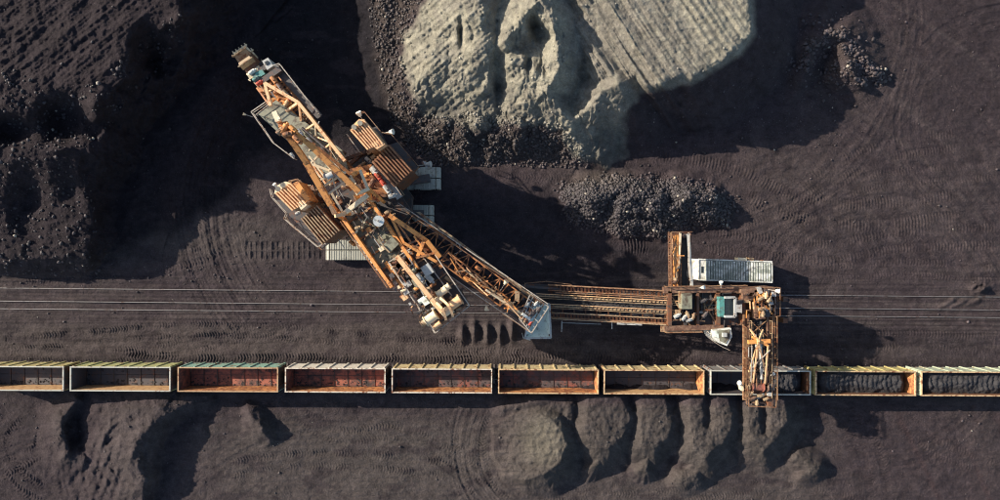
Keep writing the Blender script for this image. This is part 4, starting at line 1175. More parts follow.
px_tube('chute_pipe', 'grey', LD, (760.5, 345, zl + .6), (761.5, 379, zl + .5), .17)
px_prism('chute', 'rust', LD, [(753, 384), (763, 384), (762, 394), (754, 394)], 5.6, zl + .2)
drum(LD, (757.5, 387, zl + .5), (1, .1), 1.3, .42, 'in_red', 'head_pulley')
for (a, b_) in (((745, 384), (771, 385)), ((745, 396), (771, 396)), ((746, 402), (771, 403)), ((750, 384), (750, 403)), ((766, 384), (766, 403))):
    px_beam('end_frame', 'lrust', LD, (*a, zl), (*b_, zl), .2, .3)
for (x, y, r_, mt) in ((749, 388, 1.5, 'tan'), (753, 398, .2, 'lrust'), (760, 396, 0, 'tan'), (766, 399, .3, 'tan'), (768, 389, 1.4, 'lrust'), (751, 394, .8, 'tan'), (757, 403, 1.5, 'tan')):
    motor(LD, (x, y, zl + .7), r_, .65, mt)
px_rail('rail_rust', LD, [(744, 384), (745, 404), (772, 405), (773, 386)], zl - .1, 1.0, .06, 1.2)
floodlight(LD, (744, 386), (741, 384), zl, .3)
floodlight(LD, (770, 376), (772.5, 374.5), zl, .2)
px_prism('lamp_bracket', 'cream', LD, [(741, 386), (743.5, 386), (744, 391), (742, 391)], zl - .6, zl + .3)
px_beam('outrigger', 'rail_rust', LD, (744, 364, zl), (739, 364.5, zl), .08)

# ------------------------------------------------------------------ white equipment container
M['container_rib'] = painted('streaked_roof_rib', (.70, .72, .66), rust=(.30, .33, .28), amt=.65, damt=.45, scale=1.1)
M['container_roof'] = painted('dirty_roof_sheet', (.30, .32, .28), rust=(.16, .17, .15), amt=.5, damt=.5, scale=.9)
CN = empty('equipment_container', P(735, 270, 0), 'long white container with a ribbed dirty roof standing beside the loader', 'container')
zc0, zc1 = .35, 3.0
c0 = [(698.5, 259), (772, 261.5), (772.3, 282.5), (698.5, 280)]
px_prism('container_body', 'white', CN, c0, zc0, zc1)
nr = 26
for i in range(nr):
    x = 706.5 + i * 2.52
    yo = (x - 698.5) * .034
    m = MB().beam(P(x, 260.4 + yo, zc1 + .05), P(x, 279 + yo, zc1 + .09), .17, .18)
    m.build('roof_rib', M['container_rib'], CN)
px_prism('roof_sheet', 'container_roof', CN, [(705.5, 260.3), (771, 262.6), (771.3, 281.3), (705.5, 278.8)], zc1 + .004, zc1 + .02)
for (a, b_) in (((698.5, 259.2), (772, 261.7)), ((698.5, 279.8), (772.3, 282.3))): px_beam('roof_edge', 'white', CN, (*a, zc1 + .06), (*b_, zc1 + .06), .16, .14)
for (a, b_) in (((698.6, 260), (698.6, 279)), ((771.9, 262.5), (772, 281.5))): px_beam('roof_edge', 'white', CN, (*a, zc1 + .05), (*b_, zc1 + .05), .14, .12)
px_prism('roof_hatch', 'glass', CN, [(701.3, 266.5), (703.6, 266.6), (703.6, 273), (701.3, 273)], zc1, zc1 + .03)
px_prism('roof_box', 'cream', CN, [(738, 257.5), (747, 258), (747, 260.6), (738, 260.3)], 2.2, zc1 + .25)
px_prism('roof_box', 'tan', CN, [(749, 257.5), (754, 258), (754, 260.6), (749, 260.5)], 2.3, zc1 + .2)
for x in (708, 735, 762):
    g = P(x, 270.5, .2); MB().box((g.x, g.y, .18), (.3, 2.9, .4)).build('skid', M['rust'], CN)

R6 = random.Random(31)
def lruns(n, x0, x1, y0, y1, z, mats, lo, hi, vert, w=(.05, .12)):
    for i in range(n):
        x = R6.uniform(x0, x1); y = R6.uniform(y0, y1); L = R6.uniform(lo, hi); v = vert if R6.random() < .8 else not vert
        if not v: L = min(L, 9)
        zz = z + R6.uniform(0, .5)
        MB().beam(P(x, y, zz), P(x + (R6.uniform(-.8, .8) if v else L), y + (L if v else R6.uniform(-.8, .8)), zz + R6.uniform(-.1, .3)), R6.uniform(*w)).build('pipe', M[R6.choice(mats)], LD)
lruns(26, 671, 738, 292, 322, zt + .1, ['rust', 'tan', 'steel', 'grey', 'rail_rust'], 5, 16, False)
lruns(18, 746, 768, 322, 388, zl + .1, ['rust', 'tan', 'peach', 'grey', 'rail_rust'], 6, 22, True)
lruns(12, 671, 679, 234, 275, zc + .2, ['rust', 'tan', 'peach', 'orange'], 6, 16, True)
lruns(14, 744, 770, 290, 314, zt + 1.5, ['rust', 'tan', 'peach', 'orange'], 3, 10, True)
for i in range(28):
    x, y, z_ = R6.choice([(R6.uniform(670, 740), R6.uniform(291, 325), zt + .1), (R6.uniform(744, 772), R6.uniform(289, 315), zt + 1.0), (R6.uniform(745, 771), R6.uniform(384, 402), zl + .1)])
    q = R6.uniform(.2, .6); c_ = P(x, y, z_)
    MB().box(c_ + Vector((0, 0, q * .4)), (q, q * R6.uniform(.6, 1.6), q), R6.choice([0, 0, .3])).build('equipment_box', M[R6.choice(['tan', 'rust', 'grey', 'steel', 'lrust'])], LD)
for i in range(32):
    x = 545 + i * 3.9
    for o_ in (299, 308.5): px_beam('roller_bracket', 'tan', LD, (x, yb(x, o_), zb(x) + .5), (x + .8, yb(x, o_), zb(x) + .5), .24, .12)

# ------------------------------------------------------------------ bucket wheel excavator
EX = empty('bucket_wheel_excavator', P(372, 206, 0), 'huge orange bucket wheel excavator with ribbed machine houses and a winch deck', 'excavator')
ZMAP[0] = lambda z: z if z < 5 else 5 + (z - 5) * 1.4
def crawler(x0, x1, y0, y1, label=None):
    """twin-belt crawler unit seen between x0..x1, y0..y1 at its top (1.5 m)"""
    z = 1.5
    cw = empty('crawler_unit', P((x0 + x1) / 2, (y0 + y1) / 2, 0) - EX.location); cw.parent = EX
    if label: cw['label'] = label
    ys = [y0, (y0 + y1) / 2 - .5, (y0 + y1) / 2 + .5, y1]
    sh = None
    for (a, b_) in ((ys[0], ys[1]), (ys[2], ys[3])):
        A_, B_ = P(x0, (a + b_) / 2, z), P(x1, (a + b_) / 2, z)
        wd = (P(x0, a, z) - P(x0, b_, z)).length
        m = MB(); m.box(((A_ + B_) / 2) - Vector((0, 0, .75)), ((B_ - A_).length - 1.0, wd * .7, 1.0)); m.build('track_frame', M['steel'], cw)
        L = (B_ - A_).length; r = .66; n = int(L / .72)
        path = []
        for i in range(n): path.append((A_.x + r + (L - 2 * r) * (i + .5) / n, z - .06, 0))
        for i in range(n): path.append((A_.x + r + (L - 2 * r) * (i + .5) / n, .09, 0))
        for sx in (-1, 1):
            for t in (-.9, 0, .9):
                cx = A_.x + r if sx < 0 else B_.x - r
                path.append((cx + sx * math.cos(t) * r, z / 2 + math.sin(t) * r, sx * (math.pi / 2 - sx * 0) - (t if sx > 0 else -t)))
        for (x, zz, rt) in path:
            if sh is None:
                s_ = MB(); s_.box((0, 0, 0), (.66, wd, .1)); s_.box((-.16, 0, .06), (.1, wd * .96, .06)); s_.box((.16, 0, .06), (.1, wd * .96, .06))
                sh = s_.build('track_shoe', M['shoe'], cw)
                o = sh
            else:
                o = sh.copy(); link(o); o.parent = cw
            o.location = (x - EX.location.x - cw.location.x, A_.y - EX.location.y - cw.location.y, zz)
            o.rotation_euler = (0, rt, 0)
        sc = MB()
        for xx in (A_.x + r, B_.x - r): sc.tube((xx, A_.y - wd * .3, z / 2), (xx, A_.y + wd * .3, z / 2), .55, 14)
        sc.build('drive_wheel', M['steel'], cw)
    return cw
crawler(325, 402, 240, 260)
crawler(352, 440, 167, 189)
crawler(352, 433, 205, 226)
# chassis and slewing ring
gcx, gcy = 384, 210
px_prism('chassis', 'steel', EX, [(352, 185), (400, 180), (412, 196), (410, 236), (380, 244), (352, 236)], 1.6, 3.0)
px_tube('slewing_ring', 'steel', EX, (374, 208, 3.0), (374, 208, 4.6), 3.9, 32)
for a in ((404, 182, 430, 178), (408, 214, 424, 214), (372, 236, 366, 250)): px_beam('crawler_beam', 'steel', EX, (a[0], a[1], 2.2), (a[2], a[3], 1.9), 1.0, .9)
# superstructure hull: plate girders
z1 = 8.6
def Q(a, b_, z):       # image position from distances along the boom (towards the wheel) and across it
    return (360 - .566 * a + .824 * b_, 210 - .824 * a - .566 * b_, z)
px_prism('main_deck', 'steel', EX, [Q(24, -38, z1)[:2], Q(24, 42, z1)[:2], Q(-30, 42, z1)[:2], Q(-34, 20, z1)[:2], Q(-16, -22, z1)[:2], Q(0, -38, z1)[:2]], 4.6, 5.4)
px_prism('hull', 'steel', EX, [Q(4, -15, z1)[:2], Q(4, 11, z1)[:2], Q(-60, 11, z1)[:2], Q(-60, -14, z1)[:2]], 5.5, z1 - .55)
px_prism('centre_deck', 'deck', EX, [Q(2, -17, z1)[:2], Q(2, 12, z1)[:2], Q(-78, 13, z1)[:2], Q(-78, -15, z1)[:2]], z1 - .5, z1)
for b0, b1 in ((-18.5, -17), (14, 14.5)):
    px_beam('main_girder', 'orange', EX, Q(10, b0, z1 + .4), Q(-82, b1, z1 + .4), .38, 1.0)
for a_ in (-4, -24, -44, -62):
    px_beam('cross_girder', 'orange_dark', EX, Q(a_, -17, z1 + .08), Q(a_, 13, z1 + .08), .2, .2)
# pylon crossbeams, pale
px_beam('pylon_beam', 'cream', EX, (342, 215, 11.4), (368, 195, 11.4), .45, .5)
for (a, b_, mt, w_) in (((329, 203), (334, 214), 'peach', .4), ((335, 216), (345, 214), 'peach', .45), ((325, 196), (336, 213), 'cream', .28), ((331, 192), (342, 211), 'cream', .28),
                    ((351, 175), (356, 193), 'cream', .3), ((360, 170), (368, 189), 'cream', .34), ((352, 176), (361, 169), 'orange', .5), ((356, 194), (369, 189), 'cream', .4)):
    px_beam('pylon_member', mt, EX, (*a, 12.2), (*b_, 11.6), w_ * .8, w_ * .8)
for (a, b_) in (((336, 214), (345, 220)), ((344, 214), (352, 214)), ((356, 194), (362, 204)), ((368, 190), (372, 203)), ((328, 202), (338, 212)), ((368, 188), (384, 202))):
    px_beam('pylon_leg', 'orange', EX, (*a, 11.6), (*b_, z1), .34, .4)
# reddish machinery cluster on the right shoulder
for (a, b_, w_) in (((350, 172), (372, 167), .6), ((358, 166), (378, 186), .5), ((370, 176), (386, 192), .5), ((372, 192), (392, 192), .5), ((356, 196), (380, 200), .5), ((362, 182), (378, 176), .35), ((345, 178), (352, 190), .4)):
    px_beam('shoulder_girder', 'orange_dark', EX, (*a, 9.4), (*b_, 9.0), w_, .6)
px_prism('shoulder_plate', 'rust', EX, [(352, 170), (372, 166), (386, 186), (392, 196), (376, 198), (360, 196)], 7.9, 8.3)
for (x, y, r_, mt, s_) in ((375, 170, -.9, 'grey', 1.1), (378, 176, -.9, 'red', 1.0), (383, 183, -.9, 'red', .9), (387, 189, -.9, 'grey', 1.1), (366, 176, .4, 'orange', 1), (392, 196, .3, 'grey', .9), (372, 183, 1.1, 'rust', 1.1), (345, 187, .3, 'tan', .9), (371, 200, -.2, 'tan', .8)):
    motor(EX, (x, y, 9.4), r_, s_, mt)
px_tube('duct', 'grey', EX, (371, 168, 9.2), (392, 197, 9.0), .28)
px_beam('walkway', 'grey', EX, (380, 168, 8.6), (400, 198, 8.6), .8, .08)
px_rail('rail_pale', EX, [(383, 168), (403, 196)], 8.6, 1, .06)

# A-frame mast lying along the wheel boom
ap = (276, 118, 15.0)
px_beam('mast_tip', 'cream', EX, (275, 112, 15.2), (279, 122, 15.2), .5, .6); px_beam('mast_tip', 'cream', EX, (280, 120, 15.3), (275, 112, 15.2), .3, .4)
px_beam('mast_leg', 'orange', EX, (281, 125, 15), (307, 163, 13.6), .55, .7); px_beam('mast_leg', 'orange', EX, (306, 162, 13.6), (331, 205, 12.6), .6, .7)
px_beam('mast_leg', 'orange', EX, (283, 124, 15), (309, 144, 13.9), .55, .7); px_beam('mast_leg', 'orange', EX, (309, 144, 13.9), (359, 192, 12.6), .58, .7)
px_beam('mast_leg', 'orange_dark', EX, (312, 143, 12.9), (360, 182, 11.6), .35, .4)
for i in range(9):
    t = (i + .3) / 9
    a = (281 + 26 * t * 1.9, 125 + 38 * t * 1.9); 
    l = (283 + 46 * t, 128 + 74 * t, 14.6 - 1.6 * t); r_ = (286 + 68 * t, 126 + 62 * t, 14.6 - 1.6 * t)
    if i < 2: px_beam('mast_rung', 'orange_dark', EX, l, r_, .4, .4)
for (a, b_) in (((281, 128), (290, 132)), ((284, 134), (297, 137)), ((279, 126), (288, 124)), ((291, 140), (296, 134)), ((286, 131), (294, 129))):
    px_beam('mast_tie', 'orange_dark', EX, (*a, 14.9), (*b_, 14.9), .55, .4)
for (x, y, r_, mt, s_) in ((284, 129, 1.0, 'orange', 1.1), (288, 134, .2, 'orange_dark', 1.1), (280, 131, .8, 'tan', .9), (293, 129, -.7, 'orange', .9), (297, 139, -.8, 'orange_dark', 1.0)):
    motor(EX, (x, y, 15.4), r_, s_, mt, 'sheave_block')
for (a, b_, w_) in (((306, 162), (336, 173), .26), ((311, 163), (320, 154), .2), ((318, 181), (334, 174), .2), ((320, 156), (345, 186), .2), ((309, 156), (331, 186), .18), ((324, 186), (346, 172), .2), ((330, 170), (338, 196), .14), ((326, 196), (350, 178), .2)):
    px_beam('mast_lace', 'cream', EX, (*a, 12.6), (*b_, 12.3), w_)
px_beam('sheave_beam', 'grey', EX, (324, 176, 12.9), (338, 174, 12.9), .5, .45)
px_tube('rope_guard', 'grey', EX, (327, 177, 13.2), (333, 174, 13.2), .35)

# platform under the mast head
zp = 9.2
px_prism('boom_platform', 'deck', EX, [(258, 114), (276, 100), (342, 150), (349, 172), (326, 176)], zp - .35, zp)
px_prism('boom_belly', 'steel', EX, [(270, 112), (282, 104), (342, 158), (349, 176), (332, 180)], zp - 2.2, zp - .5)
px_rail('rail_pale', EX, [(271, 103), (255, 114), (276, 144), (297, 160)], zp, 1.0, .07)
px_rail('rail_pale', EX, [(258, 116), (273, 104)], zp + .3, .6, .05)
floodlight(EX, (253, 117), (245, 114.5), zp + .5, .16, 'cream')
for (x, y, r_, s_) in ((300, 132, -.9, .8), (309, 141, -.9, .9), (322, 151, -.9, .9), (330, 158, -.6, .8), (292, 155, -.9, .6)):
    motor(EX, (x, y, zp + .6), r_, s_, 'grey')
for (a, b_) in (((296, 130), (318, 150)), ((302, 128), (330, 152))): px_tube('pipe', 'steel', EX, (*a, zp + .4), (*b_, zp + .4), .18)

# wheel boom
zw0, zw1 = 6.6, 8.8
lattice(EX, (257, 88, zw0), (326, 184, zw1), (279, 77, zw0), (352, 170, zw1), 1.6, 12, 'orange_dark', .2, .13)
belt(EX, (264, 86, zw0 - .4), (334, 174, zw1 - 1.2), 1.2)
zt2 = 10.0
tr = [((265.4, 83.4), (298.5, 102.6), .36), ((298.5, 102.6), (345, 161), .36), ((265, 83), (271, 106), .32), ((270, 89), (275, 87), .2), ((275, 88), (268, 92), .16),
      ((298, 103), (287, 111), .26), ((299, 104), (301, 121), .2), ((299, 104), (306, 114), .16), ((314, 124), (306, 130), .18), ((329, 142), (314, 136), .16), ((330, 144), (322, 151), .18), ((330, 144), (331, 156), .18), ((315, 125), (316, 140), .14), ((343, 158), (334, 150), .2)]
for a, b_, w_ in tr: px_beam('boom_strut', 'peach' if w_ > .15 else 'cream', EX, (*a, zt2), (*b_, zt2 - (.8 if w_ < .3 else 0)), w_, w_ * 1.2)
for (a, b_) in (((272, 100), (284, 96)), ((276, 106), (292, 104)), ((268, 92), (288, 100)), ((274, 108), (282, 90)), ((284, 112), (290, 96)), ((264, 92), (280, 84)), ((282, 100), (296, 116))):
    px_beam('boom_frame', 'orange', EX, (*a, 7.6), (*b_, 7.4), .3, .4)
for (x, y, r_, mt, s_) in ((274, 80, -.9, 'orange_dark', 1), (280, 87, -.9, 'rust', 1), (285, 93, -.8, 'tan', .9), (277, 92, .3, 'orange_dark', .8), (266, 90, .8, 'orange', .9), (289, 98, -.9, 'red', .7), (286, 104, 1.2, 'peach', .8)):
    motor(EX, (x, y, 7.8), r_, s_, mt)
px_rail('rail_pale', EX, [(276, 68), (282, 66), (321, 116)], 7.2, .9, .07)
px_beam('wheel_walkway', 'steel', EX, (278, 71, 7.1), (320, 117, 7.4), .8, .08)
px_beam('head_crossbeam', 'steel', EX, (258, 85, 7.4), (281, 69, 7.4), .7, .6)
px_beam('head_crossbeam', 'orange_dark', EX, (260, 91, 7.3), (272, 84, 7.3), .5, .5)
px_prism('gear_cover', 'teal', EX, [(252, 75), (262, 69), (265, 74), (255, 80)], 5.6, 7.2)
px_prism('gear_cover', 'steel', EX, [(257, 69), (268, 62), (271, 66), (260, 73)], 5.6, 7.0)
cbn = px_prism('operator_cab', 'grey', EX, [(262, 61), (268, 57.5), (273, 66), (267, 70)], 5.4, 7.4)
px_prism('cab_hatch', 'glass', cbn, [(264.5, 62), (267.5, 60.5), (269, 63), (266, 65)], 7.4, 7.48)
motor(EX, (256, 79, 7.6), .6, .9, 'teal'); motor(EX, (252, 72, 7.2), .6, .9, 'white'); motor(EX, (259, 83, 7.8), .6, .8, 'red')
# the wheel itself: vertical disc turning about an axle across the boom
wc = P(256, 70, 5.2); axl = Vector((.824, .566, 0)); fwd = Vector((-.566, .824, 0))
WH = empty('bucket_wheel', wc - EX.location); WH.parent = EX
RW = 2.5
m = MB(); m.tube(wc - axl * .8, wc + axl * .8, RW * .84, 28); m.build('wheel_drum', M['rust'], WH)
MB().tube(wc - axl * 1.15, wc + axl * 1.2, .45, 12).build('axle', M['steel'], WH)
for k in range(10):
    t = 2 * math.pi * (k + .35) / 10
    d = fwd * math.cos(t) + Vector((0, 0, math.sin(t))); e = -fwd * math.sin(t) + Vector((0, 0, math.cos(t)))
    c = wc + d * RW * .93
    def cor(a, b_, s_): return c + d * a + e * b_ + axl * s_
    q = MB().hexa([cor(-.3, -.36, -.95), cor(-.3, -.36, .95), cor(-.3, .4, .95), cor(-.3, .4, -.95)], [cor(.5, -.2, -.8), cor(.5, -.2, .8), cor(.6, .2, .85), cor(.6, .2, -.85)])
    q.beam(cor(.62, .3, -1.05), cor(.62, .3, 1.05), .1, .18)
    for s_ in (-.9, -.45, 0, .45, .9): q.beam(cor(.5, .3, s_), cor(.85, .5, s_), .1)
    q.build('bucket', M['tan' if k % 3 else 'cream'], WH)

# machinery houses
machine_house(EX, [(351, 131), (364.5, 120), (383, 143), (367, 149)][::1], 6.2, 11.0, 'tan', 'peach', 7, .12)
px_prism('house_porch', 'peach', EX, [(371, 144), (379, 139), (385, 144), (377, 149.5)], 9.4, 11.1)
px_prism('roof_nose', 'peach', EX, [(351, 131), (352, 126), (359, 119), (364, 120)], 8.5, 10.85)
machine_house(EX, [(374, 163), (390, 146.5), (411, 170), (394, 185)], 5.6, 10.0, 'rust', 'brown', 8, .25, 'brown', .3)
machine_house(EX, [(276, 194), (291, 183), (309, 201), (292, 210)], 5.6, 10.0, 'tan', 'peach', 7, .12)
px_prism('roof_nose', 'cream', EX, [(274, 194), (276, 186), (285, 181.5), (292, 183)], 7.5, 9.85)
px_prism('house_side', 'orange', EX, [(293, 183), (298, 181), (310, 199), (306, 202)], 8.0, 10.2)
px_prism('house_porch', 'cream', EX, [(297, 203), (303, 200), (307, 205), (301, 210)], 8.9, 10.1)
machine_house(EX, [(303, 220), (318.5, 207), (339, 229.5), (322, 243)], 5.4, 9.2, 'rust', 'brown', 8, .25, 'tan', .3)
for (x, y) in ((354, 127), (360, 123), (278, 189), (283, 185)): px_tube('roof_vent', 'cream', EX, (x, y, 10.8), (x, y, 11.4), .3)
for poly in ([(349, 138), (355, 150), (369, 152), (388, 146), (377, 126)], ):
    px_prism('side_deck', 'steel', EX, poly, 5.6, 6.0)
px_prism('side_deck', 'steel', EX, [(340, 178), (356, 160), (372, 150), (398, 142), (418, 168), (398, 192), (376, 190)], 4.9, 5.3)
px_prism('side_deck', 'steel', EX, [(274, 200), (290, 216), (322, 248), (344, 232), (340, 210), (312, 196), (300, 200)], 4.9, 5.3)
px_rail('rail_pale', EX, [(349, 136), (362, 154)], 7.0, 1.0, .07); px_rail('rail_rust', EX, [(358, 116), (366, 113.5), (383, 134)], 7.2, 1.0, .07)
px_rail('rail_rust', EX, [(383, 134), (392, 135), (420, 168), (398, 192)], 6.4, 1.0, .07)
px_rail('rail_pale', EX, [(273, 190), (275, 198), (289, 214), (287, 219), (320, 247), (344, 234)], 6.4, 1.0, .07)
px_rail('rail_rust', EX, [(288, 217), (293, 225), (324, 250)], 5.4, 1.0, .06)
px_rail('rail_rust', EX, [(292, 182), (301, 180), (306, 186)], 8, 1.0, .07)
floodlight(EX, (363, 121), (360, 115.5), 8.5, .35); floodlight(EX, (382, 133), (390, 132), 8.0, .35); floodlight(EX, (417, 166), (427, 164.5), 6.0, .4, 'grey'); floodlight(EX, (280, 190), (276, 186), 10, .25)
px_prism('bracket', 'grey', EX, [(423, 161), (430, 163), (431, 167), (426, 168)], 5.2, 6.2)
for (a, b_) in (((345, 152), (338, 160)), ((362, 154), (348, 166)), ((344, 160), (366, 152)), ((310, 210), (330, 196)), ((305, 190), (322, 200)), ((312, 186), (318, 200))):
    px_beam('bridge_beam', 'rust', EX, (*a, 6.6), (*b_, 6.8), .4, .5)
for (x, y, r_, mt, s_) in ((316, 192, .9, 'tan', .8), (307, 187, .4, 'cream', .7), (321, 187, 1.2, 'rust', .9), (326, 212, -.8, 'orange_dark', .9), (337, 222, -.8, 'steel', 1.1), (345, 226, -.3, 'orange_dark', .9), (298, 213, .5, 'grey', .7), (349, 238, .5, 'tan', .8), (352, 243, -.7, 'orange', .8), (368, 160, -.7, 'grey', .9), (362, 165, .7, 'tan', .8)):
    motor(EX, (x, y, 7.4), r_, s_, mt)
for (x, y) in ((366, 152), (370, 157), (372, 161)): px_prism('cable_box', 'tan', EX, [(x, y), (x + 4, y - 3), (x + 6, y), (x + 2, y + 3)], 6.0, 7.2)

# things standing on the centre deck
fan = px_tube('fan_cowl', 'white', EX, (378.5, 221, z1 + .4), (378.5, 221, z1 + 2.8), .62, 22); px_tube('fan_hub', 'grey', fan, (378.5, 221, z1 + 2.8), (378.5, 221, z1 + 2.92), .14, 10)
px_prism('fan_plinth', 'grey', EX, [(374, 222), (382, 216.5), (386, 222), (378, 228)], z1, z1 + .4)
px_prism('deck_box', 'deck', EX, [(382, 246), (392, 236.5), (399, 244), (389, 253)], z1, z1 + .9)
px_prism('deck_box_edge', 'tan', EX, [(382, 246), (383, 245), (390, 252), (389, 253)], z1 + .91, z1 + 1.05)
px_prism('deck_hatch', 'steel', EX, [(358, 207), (366, 202), (374, 214), (366, 219)], z1, z1 + .1)
px_prism('deck_hatch', 'steel', EX, [(405, 258), (416, 250), (426, 264), (414, 272)], z1, z1 + .12)
px_beam('deck_pipe', 'tan', EX, (366, 236, z1 + .3), (376, 228, z1 + .3), .2)
px_beam('deck_pipe', 'rust', EX, (354, 212, z1 + .3), (372, 226, z1 + .3), .2)
for (x, y, r_, mt, s_) in ((388, 212, .6, 'tan', .9), (392, 216, .6, 'tan', .7), (384, 216, -.6, 'orange_dark', .8), (358, 228, .3, 'tan', .8), (363, 226, 1.4, 'tan', .7), (356, 232, .9, 'cream', .5), (388, 232, .2, 'steel', .7), (404, 250, .6, 'peach', .8), (409, 252, -.5, 'cream', .8), (404, 258, .9, 'steel', 1.0), (396, 262, .3, 'rust', .9), (393, 268, .7, 'peach', .6)):
    motor(EX, (x, y, z1 + .5), r_, s_, mt)
px_rail('rail_rust', EX, [Q(0, -21, z1)[:2], Q(-80, -20, z1)[:2]], z1 - .2, 1, .06)

# counterweight boom with the winch deck
zk = 8.8
cwp = [(390, 262), (426, 240), (470, 305), (436, 332)]
px_prism('winch_deck', 'steel', EX, [(393, 262), (425, 243), (467, 304), (436, 328)], zk - .4, zk - .2)
px_prism('counterweight', 'steel', EX, [(425, 312), (459, 291), (466, 304), (436, 326)], zk - 3.0, zk - .5)
px_rail('rail_pale', EX, cwp[:] + [cwp[0]], zk - .2, 1.0, .075, 1.6)
for i in range(7):
    t = i / 6
    a = (393 + 43 * t, 264 + 64 * t); b_ = (425 + 42 * t, 243 + 61 * t)
    px_beam('deck_beam', 'rail_rust', EX, (*a, zk), (*b_, zk), .16, .2)
px_beam('box_girder', 'peach', EX, (397, 256, zk + 1.6), (431, 298, zk + 1.6), .5, .7); px_beam('box_girder', 'peach', EX, (431, 298, zk + 1.6), (442, 312, zk + 1.6), .46, .6)
px_beam('side_girder', 'orange', EX, (386, 262, zk - .2), (403, 287, zk - .2), .4, .8)
px_beam('side_girder', 'orange_dark', EX, (418, 236, zk - .2), (442, 268, zk - .2), .4, .8)
px_beam('inner_girder', 'rail_rust', EX, (403, 262, zk + .3), (432, 306, zk + .3), .18, .5); px_beam('inner_girder', 'rail_pale', EX, (418, 250, zk + .2), (452, 296, zk + .2), .1, .3)
D_ax = (28, -20)
for (x, y, r_, L, mt) in ((438, 301, .5, 1.3, 'cream'), (431, 318, .55, 1.4, 'cream'), (447, 311, .5, 1.2, 'cream'), (455, 303, .55, 1.5, 'peach'), (442, 292, .42, 1.2, 'cream'), (446, 288, .35, .9, 'cream'), (425, 322, .35, .9, 'tan'), (437, 325, .3, .9, 'peach')):
    drum(EX, (x, y, zk + .9), D_ax, L, r_, mt)
for (x0, y0, x1, y1) in ((433, 300, 446, 320), (440, 298, 453, 317)):   # curved brake guards
    pts = []
    for k in range(9):
        t = k / 8
        pts.append(P(x0 + (x1 - x0) * t + 2.4 * math.sin(t * math.pi), y0 + (y1 - y0) * t - 1.2 * math.sin(t * math.pi), zk + 1.5 + .5 * math.sin(t * math.pi)))
    m = MB()
    for a, b_ in zip(pts[:-1], pts[1:]): m.beam(a, b_, .28, .16)
    m.build('brake_guard', M['peach'], EX)
for (x, y, r_, mt, s_) in ((425, 272, .6, 'steel', 1.0), (429, 278, -.8, 'grey', 1.2), (420, 278, -.8, 'grey', 1.3), (427, 290, .6, 'tan', 1.0), (422, 300, .6, 'mint', 1.0), (432, 292, -.9, 'rust', .9), (417, 288, .6, 'orange', .8), (415, 296, -.5, 'steel', .6), (403, 291, .3, 'cream', .6), (445, 302, .6, 'rust', .8), (420, 312, .5, 'steel', .8), (451, 299, -.9, 'tan', .7), (434, 308, .6, 'grey', .7), (412, 272, .7, 'deck', 1.0), (408, 268, .7, 'steel', .9), (427, 312, .6, 'steel', .7), (458, 309, .5, 'tan', .6), (441, 318, .5, 'rust', .8), (457, 298, .5, 'peach', .6), (433, 285, .6, 'orange_dark', .7)):
    motor(EX, (x, y, zk + .6), r_, s_, mt)
px_prism('switch_box', 'grey', EX, [(420, 268), (428, 263), (434, 272), (426, 277)], zk - .2, zk + .9)
px_prism('switch_box', 'deck', EX, [(411, 280), (420, 276), (425, 284), (416, 289)], zk - .2, zk + .8)
px_prism('cooler', 'mint', EX, [(420, 300), (425, 297), (430, 303), (425, 306)], zk, zk + 1.1)
for (x, y) in ((397, 286), (402, 290)): px_prism('step_plate', 'cream', EX, [(x, y), (x + 3, y - 1), (x + 4, y + 2), (x + 1, y + 3)], zk - .8, zk - .7)

# discharge boom: orange root frame, then a long light truss to the hopper
zd0, zd1 = 7.6, 6.0
def dz(x): return zd0 + (zd1 - zd0) * (x - 395) / 140
for (a, b_, w_, mt) in (((389, 215), (427, 241), .5, 'orange'), ((427, 241), (440, 257), .5, 'orange'), ((392, 219), (404, 243), .3, 'orange'), ((404, 243), (437, 262), .34, 'orange'), ((424, 241), (418, 256), .4, 'orange'), ((412, 246), (428, 250), .26, 'orange_dark'),
                    ((404, 232), (416, 250), .22, 'orange_dark'), ((408, 244), (424, 238), .2, 'rust'), ((414, 236), (430, 258), .2, 'orange'), ((398, 224), (410, 240), .18, 'orange_dark'), ((416, 258), (438, 252), .26, 'orange_dark')):
    px_beam('root_frame', mt, EX, (*a, 9.6), (*b_, 9.2), w_, w_ * 1.2)
lattice(EX, (404, 226, 8.0), (528, 322, 8.2), (414, 214, 8.0), (540, 308, 8.2), 1.1, 16, 'orange_dark', .13, .1)
belt(EX, (409, 222, 7.4), (522, 306, 7.7), 1.0)
lattice(EX, (440, 262, 9.0), (500, 306, 8.0), (448, 252, 9.0), (508, 298, 8.0), 1.6, 8, 'orange_dark', .15, .12, 'upper_lattice')
for (dx0, dy0, dx1, dy1, w_, mt) in ((398, 203, 548, 304, .1, 'rail_pale'), (430, 262, 530, 332, .12, 'rail_pale')):
    px_beam('outer_rail', mt, EX, (dx0, dy0, 8.2), (dx1, dy1, 8.5), w_, w_)
px_rail('rail_rust', EX, [(404, 210), (452, 243), (543, 303)], [8.0, 7.9, 7.9], 1.0, .055, 1.5)
px_rail('rail_rust', EX, [(428, 258), (468, 290), (530, 331)], [7.8, 7.8, 7.8], 1.0, .055, 1.5)
px_prism('boom_walkway', 'tan', EX, [(416, 212), (420, 212), (543, 303), (541, 306)], 7.6, 7.7)
px_prism('boom_walkway', 'steel', EX, [(426, 250), (430, 256), (528, 328), (529, 322)], 7.6, 7.7)
px_beam('boom_spine', 'cream', EX, (486, 290, 9.2), (528, 318, 8.2), .22, .25); px_beam('boom_spine_tip', 'white', EX, (522, 313.5, 8.5), (530, 319, 8.3), .3, .35)
R4 = random.Random(12)
